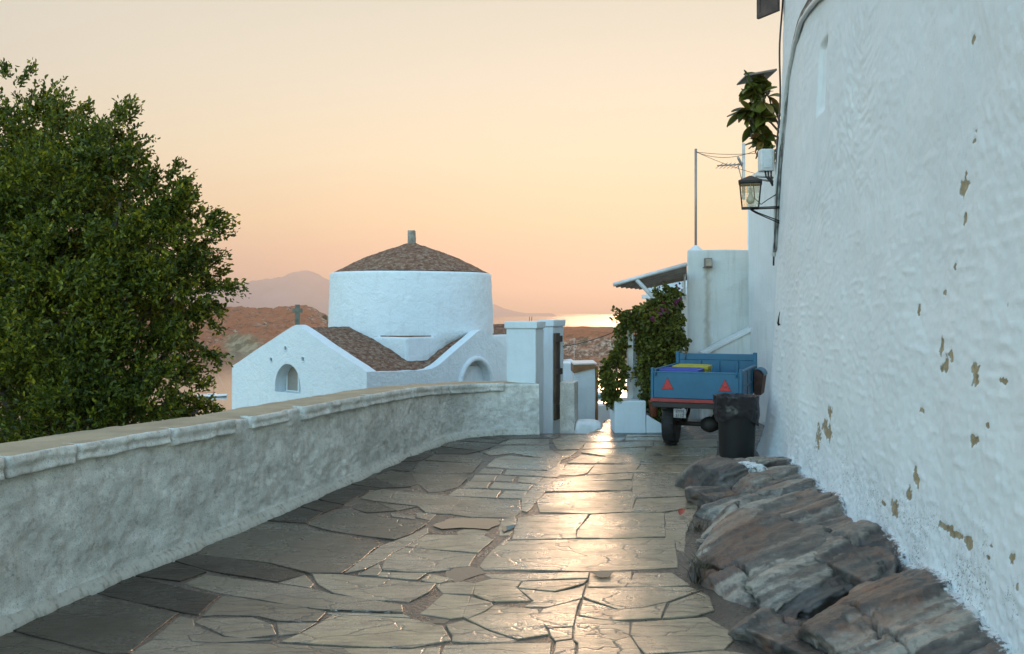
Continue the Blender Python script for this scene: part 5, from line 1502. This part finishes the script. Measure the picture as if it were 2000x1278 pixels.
bmesh.ops.recalc_face_normals(mb.bm, faces=mb.bm.faces)
mb.build('lantern_roof', M_IRON, LN)
tg_ = Mt('lantern_glass'); tg_.nt.nodes.remove(tg_.b)
tr_ = tg_.nd('ShaderNodeBsdfTransparent'); tr_.inputs[0].default_value = (.93, .92, .88, 1); gl_ = tg_.nd('ShaderNodeBsdfGlossy'); gl_.inputs['Roughness'].default_value = .05
mx_ = tg_.nd('ShaderNodeMixShader'); mx_.inputs[0].default_value = .07
tg_.ln(tr_.outputs[0], mx_.inputs[1]); tg_.ln(gl_.outputs[0], mx_.inputs[2]); tg_.ln(mx_.outputs[0], tg_.out.inputs[0])
for k in range(4):
    a, b, c_, d_ = B0[k], B0[(k + 1) % 4], B1[(k + 1) % 4], B1[k]
    cn = (a + b + c_ + d_) / 4; nrm_ = Vector((cn.x, cn.y, 0)).normalized() * .002
    MB().prism([a - nrm_, b - nrm_, c_ - nrm_, d_ - nrm_], nrm_ * 1.5).build('pane', tg_.m, LN)
M_BULB = m_plain('bulb_glass', (.62, .66, .62), .25, var=.05)
bl = MB().lathe([(.001, .055), (.022, .058), (.040, .075), (.048, .10), (.044, .125), (.030, .15), (.020, .175), (.018, .185)], n=24).build('bulb', M_BULB, LN)
MB().lathe([(.020, .180), (.022, .19), (.022, .225), (.012, .235)], n=16).tube([(0, 0, .23), (0, 0, h1 + .02)], .004, 6).build('lamp_holder', M_PAINTW, bl)
wx = wall_x(10.25) + BAT * q.z - q.x
MB().tube([(.0, 0, -.005), (wx + .06, 0, .0)], .009, 6).tube([(.0, 0, .012), (wx + .06, 0, .016)], .007, 6).build('bracket', M_IRON, LN)
MB().tube([(.0, 0, -.01), (.06, 0, -.05), (wx + .03, 0, -.19)], .007, 6).tube([(.02, .02, -.01), (.08, .02, -.045), (wx + .04, .02, -.165)], .007, 6).build('brace', M_IRON, LN)
MB().tube([(.03, .03, h1 + .03), (.05, .03, .12), (.12, .03, .05), (.19, .03, .10), (wx + .03, .03, .20), (wx + .04, .03, .30)], .006, 6).build('cable', M_DARK, LN)
tag(LN, 'black iron lantern with a clear bulb bracketed to the house wall', 'lantern')

# junction box, cable bundle, shutter
q = at(1484, 355, 10.45); q1 = at(1506, 292, 10.45)
JB = empty('junction_box', (q.x, q.y, q.z))
Hh = q1.z - q.z
MB().box((0, -.05, Hh * .32), (.16, .10, Hh), .015).build('box', M_PAINTW, JB)
MB().box((.03, -.058, Hh * .40), (.13, -.051, Hh * .92), .006).build('cover', M_PAINTW, JB)
for k in range(3): MB().tube([(.06 + .035 * k, -.01, Hh * .33), (.07 + .03 * k, -.01, Hh * .15), (.12 + .01 * k, -.02, 0), (.15, 0, -.05)], .011, 6).build('cable', M_DARK, JB)
MB().tube([(-.05, 0, Hh * .16), (.16, 0, Hh * .12)], .012, 6).tube([(-.03, 0, .03), (.16, 0, .0)], .012, 6).build('bracket', M_GALV, JB)
tag(JB, 'pale electrical junction box on the house wall above lantern', 'junction box')
M_CABLE = m_plain('limewashed_cable', (.24, .26, .25), .8, var=.6, nscale=10, bump=.5)
def surf(px, py, d=None, off=.02):
    """a point just proud of the big wall"""
    if d is None: d, z = wall_hit(px, py)
    else: z = EYE - (py - HY) / F * d
    x = float(np.interp(d, WP[:, 1], WP[:, 0])) + BAT * z
    return Vector((x - off, d, z))
KEY = [(0, 0, d_) for d_ in (6.0, 7.0, 7.9, 8.5, 8.9, 9.3, 9.7, 10.0, 10.2, 10.34)]
zk = dict(enumerate((4.12, 4.27, 4.40, 4.43, 4.36, 4.20, 3.93, 3.5, 3.0, 2.3)))
def bundle(o1, o2, rad, name, mat, par):
    pts = []
    for i, (px, py, d) in enumerate(KEY):
        if i in zk:
            z = zk[i]; x = float(np.interp(d, WP[:, 1], WP[:, 0])) + BAT * z; p_ = Vector((x - .02, d, z))
        else: p_ = surf(px, py, d, .02)
        pts.append(p_ + Vector((-.012 * abs(o2) * 4, o1, o2)))
    dens = []
    for a, b in zip(pts, pts[1:]):
        for k in range(6): dens.append(a.lerp(b, k / 6))
    dens.append(pts[-1])
    for _ in range(3): dens = [dens[0]] + [(dens[i - 1] + dens[i] * 2 + dens[i + 1]) / 4 for i in range(1, len(dens) - 1)] + [dens[-1]]
    dens = [p_ + Vector((.0, .012 * float(pn(p_.y * 4 + o1 * 50, p_.z * 4, o2 * 30)), .012 * float(pn(p_.y * 4, p_.z * 4 + 9, o1 * 60)))) for p_ in dens]
    return MB().tube([p_ - base_ for p_ in dens], rad, 8).build(name, mat, par)
base_ = Vector((2.9, 9.0, 3.5))
CB = empty('cable_bundle', base_)
bundle(0, 0, .020, 'cable', M_CABLE, CB); bundle(-.03, .045, .014, 'cable', M_DARK, CB); bundle(.03, -.04, .024, 'cable', M_PAINTW, CB); bundle(.05, .02, .009, 'cable', M_DARK, CB); bundle(-.05, .02, .012, 'cable', M_CABLE, CB)
tag(CB, 'bundle of dark and whitewashed cables curving up the house wall', 'cables')
pts = [Vector((float(np.interp(10.36, WP[:, 1], WP[:, 0])) + BAT * z - .02 + .012 * math.sin(z * 5), 10.36, z)) for z in np.linspace(2.15, 6.2, 40)]
tag(MB().tube([p_ - pts[0] for p_ in pts], .011, 6).build('wall_cable', M_DARK, None, pts[0]), 'single thin dark cable running straight up the far wall corner', 'cable')
a_ = at(1480, 38, 10.5); h_ = at(1521, 22, 10.2)
SH = empty('window_shutter', (h_.x, h_.y, a_.z), math.atan2(a_.y - h_.y, a_.x - h_.x))
Ls = (Vector((a_.x, a_.y)) - Vector((h_.x, h_.y))).length
M_SHUT = m_plain('shutter_wood', (.085, .06, .05), .7, var=.35, bump=.5)
for (x0, x1, z0_, z1_) in ((0, Ls, 0, .06), (0, .05, .06, 1.2), (Ls - .05, Ls, .06, 1.2), (0, Ls, 1.2, 1.26)):
    MB().box((x0, -.02, z0_), (x1, .02, z1_), .004).build('frame', M_SHUT, SH)
MB().box((.051, -.008, .061), (Ls - .051, .008, 1.199)).build('panel', M_SHUT, SH)
for k in range(2): MB().box((.055, .010, .30 + .4 * k), (Ls - .055, .02, .36 + .4 * k), .003).build('rail', M_SHUT, SH)
tag(SH, 'open brown wooden window shutter cut off by the top edge', 'shutter')
# small hook and pin on the wall
q = at(1521, 622, 9.6)
xw_ = float(np.interp(9.6, WP[:, 1], WP[:, 0])) + BAT * q.z - .01
o = MB().tube([(0, 0, .07), (-.012, -.01, .02), (-.02, -.01, -.05), (-.012, -.01, -.07), (.0, 0, -.065)], [.004, .006, .012, .014, .008], 8).build('iron_hook', M_IRON, None, (xw_ - .015, 9.6, q.z))
tag(o, 'small black iron hook low on the far end of the house wall', 'hook')

# ------------------------------------------------------------------ rubber plant on a terrace behind the wall corner
TE = empty('terrace_block', (4.35, 13.0, -.8))
roughen(MB().box((-.62, -.6, 0), (1.4, 1.0, 4.55), .02).build('wall', M_WW, TE), .008, 3, .15)
tag(TE, 'white terrace block hidden behind the far wall corner', 'terrace')
RP = empty('rubber_plant', (3.95, 12.7, 3.75))
MB().lathe([(.12, 0), (.17, .28), (.185, .29), (.185, .33), (.165, .33), (.15, .27)], n=24).build('pot', M_TERRA, RP)
M_RLEAF = Mt('rubber_leaf'); oi = M_RLEAF.nd('ShaderNodeObjectInfo').outputs['Random']
M_RLEAF = M_RLEAF.set(M_RLEAF.rmp(oi, [(0, (.05, .075, .014)), (.6, (.11, .135, .022)), (.9, (.17, .17, .03)), (1.0, (.20, .08, .04))]), .35, spec=.5)
M_STEM = m_plain('plant_stem', (.10, .075, .04), .8)
nl = 7
V = []; 
for i in range(nl):
    f_ = i / (nl - 1); w_ = .052 * math.sin(math.pi * min(1, f_ * .93 + .05)) ** .75
    V += [(-w_, f_ * .20, .010 * math.sin(f_ * 3) - .03 * f_ * f_ + .012), (0, f_ * .20, .0 - .03 * f_ * f_), (w_, f_ * .20, .010 * math.sin(f_ * 3) - .03 * f_ * f_ + .012)]
Fq = [(3 * i + j, 3 * i + j + 1, 3 * i + j + 4, 3 * i + j + 3) for i in range(nl - 1) for j in range(2)]
leaf_me = arr_mesh('leaf', np.array(V), np.array(Fq))
rr = random.Random(21)
STEMS = [[(1505, 262), (1490, 240), (1476, 215), (1462, 190)], [(1505, 300), (1492, 285), (1482, 262), (1470, 240)], [(1508, 220), (1492, 200), (1478, 178), (1458, 160)], [(1508, 300), (1500, 280), (1495, 268), (1490, 272)], [(1508, 200), (1495, 180), (1485, 165), (1490, 150)], [(1506, 240), (1485, 225), (1465, 215), (1450, 222)]]
for si, S_ in enumerate(STEMS):
    P = [at(px, py, 12.55 - .1 * (si % 3)) - Vector(RP.location) for px, py in S_]
    MB().tube([Vector((0, 0, .30))] + P, [.018, .014, .012, .010, .007], 7).build('stem', M_STEM, RP)
    for k in range(30):
        f_ = .12 + .88 * k / 29; s_ = f_ * (len(P) - 1); i = min(int(s_), len(P) - 2); p_ = P[i].lerp(P[i + 1], s_ - i)
        d_ = Vector((rr.uniform(-1, .55), rr.uniform(-1, .6), rr.uniform(-1.0, .35))).normalized()
        qd = d_.to_track_quat('Y', 'Z'); lo = ob('leaf', leaf_me, M_RLEAF, RP, p_)
        lo.rotation_euler = (qd.to_matrix() @ Matrix.Rotation(rr.uniform(-.7, .7), 3, 'Y')).to_euler(); s2 = rr.uniform(.85, 1.4); lo.scale = (s2, s2, s2)
tag(RP, 'rubber plant with big glossy leaves leaning out beyond the wall corner', 'plant')
a_ = at(1446, 152, 12.3); b_ = at(1506, 138, 12.3)
o = MB().prism([(.06, 0, .02), (.50, 0, .10), (.50, 0, .13), (.07, 0, .05)], (0, .5, 0), .006).build('roof_slab', m_plain('grey_slab', (.20, .19, .17), .9, var=.3), None, (a_.x + .01, 12.3, a_.z))
tag(o, 'grey stone slab jutting out above the rubber plant', 'slab')

# ------------------------------------------------------------------ foliage
def leaf_mat(name, stops, tl=.35, rough=.45, young=None):
    t = Mt(name)
    g = t.nd('ShaderNodeNewGeometry'); rnd_ = g.outputs['Random Per Island']
    col = t.rmp(rnd_, stops)
    tint = t.rmp(t.noise(.9, 3, .6, t.co('world')), [(.35, (.75, .82, .8)), (.65, (1.2, 1.12, .9))])
    col = t.mix(1.0, col, tint, 'MULTIPLY')
    t.set(col, rough, spec=.35)
    tb = t.nd('ShaderNodeBsdfTranslucent'); t.ln(t.mix(1.0, col, (1.5, 1.35, .55), 'MULTIPLY'), tb.inputs[0])
    mx = t.nd('ShaderNodeMixShader'); mx.inputs[0].default_value = tl
    t.ln(t.b.outputs[0], mx.inputs[1]); t.ln(tb.outputs[0], mx.inputs[2]); t.ln(mx.outputs[0], t.out.inputs[0])
    return t.m
def leaves_mesh(P, Dn, L, r, wr=.30, fold=.25):
    n = len(P)
    rv = r.normal(size=(n, 3)); s = np.cross(Dn, rv); s /= np.linalg.norm(s, axis=1)[:, None] + 1e-9
    nn = np.cross(s, Dn)
    L = L[:, None]
    w = wr * L
    b = P; tip = P + Dn * L - nn * L * .10
    l1 = P + Dn * L * .32 + s * w * .85 + nn * L * .10 * fold * 4; l2 = P + Dn * L * .70 + s * w * .75 + nn * L * .06
    r1 = P + Dn * L * .32 - s * w * .85 + nn * L * .10 * fold * 4; r2 = P + Dn * L * .70 - s * w * .75 + nn * L * .06
    V = np.stack([b, l1, l2, tip, r2, r1], 1).reshape(-1, 3)
    k = np.arange(n)[:, None] * 6
    return V, np.concatenate([k + np.array([[0, 1, 2, 3]]), k + np.array([[0, 3, 4, 5]])])
def unit(a): return a / (np.linalg.norm(a, axis=-1, keepdims=True) + 1e-9)
def crown(lobes, per_m2, twig_len, lpt, leaf_len, r, shoots=(), up=.3, inner=.5, droop=0.0):
    """leafy twigs spread through the outer shell of every lobe"""
    Ps, Ds, Ls = [], [], []
    Cs = [np.array(at(px, py, d)) for px, py, rp, d in lobes]; Rs = [rp / F * d for px, py, rp, d in lobes]
    for (px, py, rp, d), c0, rad in zip(lobes, Cs, Rs):
        n = int(per_m2 * 4 * math.pi * rad * rad) + 4
        nc_ = max(5, n // 16)
        uc = unit(r.normal(size=(nc_, 3))); rc_ = rad * (inner + (1 - inner) * r.uniform(0, 1, nc_) ** .5) * np.where(r.uniform(0, 1, nc_) > .8, 1.15, 1.0)
        ic = r.integers(0, nc_, n); u = uc[ic]
        base = c0 + u * rc_[ic][:, None] * np.array([1, 1, .95]) + r.normal(size=(n, 3)) * min(.085, rad * .22)
        dr = unit(u * .8 + r.normal(size=(n, 3)) * .45 + np.array([0, 0, up]))
        tl = twig_len * r.uniform(.5, 1.25, n)
        for j in range(lpt):
            f_ = (j + r.uniform(0, 1, n)) / lpt
            p_ = base + dr * (tl * f_)[:, None] + np.array([0, 0, -1]) * (droop * tl * f_ ** 2)[:, None]
            ld = unit(dr * .75 + unit(r.normal(size=(n, 3))) * .75 + np.array([0, 0, .12 - droop]))
            Ps.append(p_); Ds.append(ld); Ls.append(leaf_len * r.uniform(.6, 1.15, n))
    for pa, pb, d, m in shoots:
        A = np.array(at(*pa, d)); B = np.array(at(*pb, d)); L_ = np.linalg.norm(B - A)
        for br in range(m):
            o1 = r.normal(size=3) * .10 * L_
            f_ = r.uniform(0, 1, 46) ** .75
            p_ = A + (B - A + o1)[None] * f_[:, None] + r.normal(size=(46, 3)) * .028
            dd = unit((B - A)[None] / L_ * .8 + r.normal(size=(46, 3)) * .55)
            Ps.append(p_); Ds.append(dd); Ls.append(leaf_len * r.uniform(.6, 1.1, 46))
    return np.concatenate(Ps), np.concatenate(Ds), np.concatenate(Ls), Cs, Rs

M_LEAF = leaf_mat('ficus_leaf', [(0.0, (.028, .048, .008)), (.5, (.078, .110, .013)), (.85, (.155, .180, .018)), (1.0, (.30, .29, .03))], .35, .42)
M_BARK = m_plain('bark', (.13, .105, .085), .9, var=.3, nscale=5, bump=.6)
r1 = np.random.default_rng(12)
LOB = [(40,272,102,10.6),(-60,320,145,10.8),(130,292,70,10.2),(215,268,46,10.0),(185,330,75,9.9),(95,400,125,9.8),(235,395,85,9.8),(310,392,52,9.9),(345,410,40,9.9),(375,455,48,9.9),(290,480,92,9.6),(395,520,40,10.0),(150,520,120,9.3),(20,500,140,9.6),(340,580,70,9.6),(260,610,95,9.3),
       (362,640,40,9.7),(120,650,120,9.0),(345,700,42,9.6),(300,715,70,9.2),(210,730,90,9.0),(60,740,120,8.8),(340,770,44,9.3),(385,803,16,9.2),(150,810,90,8.7),(-90,520,190,10.3),(-80,720,180,9.6),(290,800,70,9.0),(400,585,30,10.0),
       (60,430,160,11.8),(170,470,120,11.6),(220,600,110,11.4),(60,650,170,11.4),(170,760,120,11.2)]
SHO = [((190,270),(262,193),9.9,4),((205,260),(250,198),10.0,3),((235,300),(262,262),9.9,3),((320,350),(352,318),9.9,3),((340,380),(380,352),9.9,3),((385,450),(455,436),9.9,5),((395,470),(452,450),9.9,3),((390,520),(440,500),10,3),((395,545),(480,577),10,4),((400,560),(462,560),10,4),
       ((385,610),(432,640),9.7,3),((375,670),(430,705),9.6,4),((370,700),(425,690),9.6,3),((385,790),(425,800),9.3,4),((380,760),(412,742),9.3,3),((30,170),(66,122),10.4,3),((85,210),(118,182),10.3,3),((10,150),(12,128),10.5,3),((150,230),(175,205),10.1,3),((355,395),(385,378),9.9,3),((400,430),(430,418),9.9,3),((395,590),(425,600),10,3)]
P, Dn, L, Cs, Rs = crown([(a_, b_, r_ * .87, d_) for a_, b_, r_, d_ in LOB], 142, .22, 15, .056, r1, SHO, .28, .66)
keep = (P[:, 1] > 7.4) & (P[:, 2] > -2.8)
V, Fc = leaves_mesh(P[keep], Dn[keep], L[keep], r1, .27)
TREE = empty('ficus_tree', (-5.6, 10.6, -3.1))
tl_ = np.array(TREE.location)
ob('crown', arr_mesh('crown', V - tl_, Fc), M_LEAF, TREE)['kind'] = 'stuff'
mb = MB()
mb.tube([(0, 0, -.4), (.03, .0, .5), (-.05, .05, 1.3), (.05, .05, 2.0)], [.30, .23, .20, .18], 14)
for k, (c0, rad) in enumerate(zip(Cs, Rs)):
    tgt = Vector(c0 - tl_); st_ = Vector((0, .05, 1.7 + .25 * (k % 2)))
    md = st_.lerp(tgt, .5) + Vector((0, 0, .25)); mb.tube([st_, st_.lerp(md, .5) + Vector((.03, 0, .05)), md, md.lerp(tgt, .6), tgt], [.075, .06, .045, .03, .015], 7)
mb.build('trunk', M_BARK, TREE)
tag(TREE, 'big dense green tree rising behind the parapet on the left', 'tree')

# bougainvillea over the white wall
M_VINE = leaf_mat('vine_leaf', [(0.0, (.040, .055, .012)), (.5, (.090, .105, .020)), (.9, (.15, .17, .030)), (1.0, (.18, .19, .04))], .3, .5)
M_BRACT = leaf_mat('bract', [(0.0, (.10, .02, .085)), (1.0, (.20, .045, .17))], .4, .6)
r2 = np.random.default_rng(5)
LV = [(1240,622,22,12.3),(1265,612,28,12.4),(1290,600,30,12.6),(1318,585,20,12.9),(1320,620,24,12.8),(1285,640,38,12.3),(1315,660,30,12.5),(1272,662,24,12.2),(1290,690,38,12.2),(1318,710,24,12.3),(1275,725,24,12.1),(1300,750,30,12.1),(1266,770,14,12.0),(1285,785,20,12.0),(1282,812,10,12.0),(1268,700,14,12.1),(1300,800,12,12.1),(1222,632,14,12.2),(1215,655,9,12.2),(1218,680,6,12.2),(1264,740,9,12.05),(1310,780,16,12.2)]
LVb = [(1201,725,22,12.0),(1203,703,19,12.0),(1198,750,21,11.95),(1199,772,17,11.95),(1190,745,12,11.9),(1204,765,14,11.95),(1188,770,8,11.9)]
SV = [((1225,620),(1203,612),12.2,3),((1225,620),(1206,650),12.2,3),((1220,650),(1210,692),12.2,4),((1254,690),(1250,745),12.05,3),((1258,770),(1252,800),12.0,3),((1282,800),(1285,832),12.0,2),((1290,590),(1280,565),12.6,3),((1310,580),(1300,560),12.8,2)]
def vine(lobes, shoots, name, label, bract=0):
    P, Dn, L, Cs, Rs = crown([(a_, b_, max(4, r_ - 6), d_) for a_, b_, r_, d_ in lobes], 620, .085, 8, .055, r2, shoots, -.1, .35, .5)
    V, Fc = leaves_mesh(P, Dn, L, r2, .40)
    b0 = at(lobes[0][0], 800, lobes[0][3])
    e = empty(name, b0); l0 = np.array(b0)
    ob('foliage', arr_mesh('foliage', V - l0, Fc), M_VINE, e)['kind'] = 'stuff'
    if bract:
        cl = [at(px, py, d) for px, py, d in ((1289,600,12.2),(1297,606,12.2),(1317,594,12.55),(1284,613,12.1),(1320,588,12.6),(1276,622,12.0),(1318,630,12.4),(1322,562,12.9))]
        Pb = np.concatenate([np.array(c_)[None] + r2.normal(size=(9, 3)) * np.array([.035, .06, .03]) for c_ in cl])
        V, Fc = leaves_mesh(Pb, unit(r2.normal(size=Pb.shape)), np.full(len(Pb), .05), r2, .42)
        ob('bracts', arr_mesh('bracts', V - l0, Fc), M_BRACT, e)['kind'] = 'stuff'
    mb = MB()
    for c_ in Cs:
        t_ = Vector(c_ - l0); mb.tube([(.05, .15, -.3), (.06 + t_.x * .3, .2, t_.z * .5), t_], [.02, .014, .006], 6)
    mb.build('stem', M_STEM, e)
    return tag(e, label, 'vine')
vine(LV, SV, 'bougainvillea', 'large bougainvillea with a few purple bracts hanging under the awning', 1)
vine(LVb, [((1203,690),(1212,668),12.0,3),((1190,745),(1180,740),11.9,3)], 'hanging_vine', 'smaller rounded vine hanging left of the white post', 0)

# slack cable across the gap
a_ = at(1088, 678, 13.3); b_ = at(1225, 637, 12.3)
pts = [a_.lerp(b_, k / 14) - Vector((0, 0, .05 * 4 * (k / 14) * (1 - k / 14))) - a_ for k in range(15)]
tag(MB().tube(pts, .006, 5).build('cable', M_DARK, None, a_), 'thin slack cable from the rear gate pillar to the vine', 'cable')

# dry grass tuft and litter by the rocks
M_STRAW = m_plain('dry_grass', (.13, .10, .06), .9)
def tuft(x, y, n, h, label):
    e = empty('grass_tuft', (x, y, -.02)); r_ = np.random.default_rng(int(x * 1000)); mb = MB()
    for k in range(n):
        a = r_.uniform(0, 6.28); l_ = h * r_.uniform(.6, 1.1); q = r_.uniform(.2, .8); o_ = r_.normal(size=2) * .03
        mb.tube([(o_[0], o_[1], 0), (o_[0] + .4 * q * l_ * math.cos(a), o_[1] + .4 * q * l_ * math.sin(a), l_ * .6), (o_[0] + q * l_ * math.cos(a), o_[1] + q * l_ * math.sin(a), l_ * .85)], [.0028, .002, .0008], 4)
    mb.build('blades', M_STRAW, e)['kind'] = 'stuff'
    return tag(e, label, 'grass')
tuft(1.14, 5.30, 60, .22, 'tuft of dry brown grass against the biggest rock')
tuft(1.38, 6.55, 24, .12, 'few dry grass stalks by the banded rock ledge')
M_REDL = m_plain('red_litter', (.34, .04, .02), .5)
q = on_ground(1475, 1224); tag(MB().tube([(0, 0, 0), (.045, .012, .004)], .008, 8).build('litter', M_REDL, None, (q[0], q[1], -.008)), 'tiny red scrap of litter on dark earth below biggest rock', 'litter')
q = on_ground(1328, 1012); 
o = ob('fallen_leaf', leaf_me.copy(), M_REDL, None, (q[0], q[1], .02), (R(20), R(10), R(-20))); o.scale = (.5, .6, .6)
tag(o, 'small red fallen leaf beside the banded rock ledge', 'leaf')

# ------------------------------------------------------------------ the sea air
t = Mt('sea_haze'); t.nt.nodes.remove(t.b)
pv = t.nd('ShaderNodeVolumePrincipled')
pv.inputs['Color'].default_value = (1.0, .85, .76, 1)
pv.inputs['Density'].default_value = 1.5e-4
pv.inputs['Anisotropy'].default_value = .6
t.ln(pv.outputs[0], t.out.inputs['Volume'])
mb = MB().box((-16200, -40, -41), (16200, 17200, 470))
hz_ = mb.build('haze', t.m)
tag(hz_, kind='stuff')
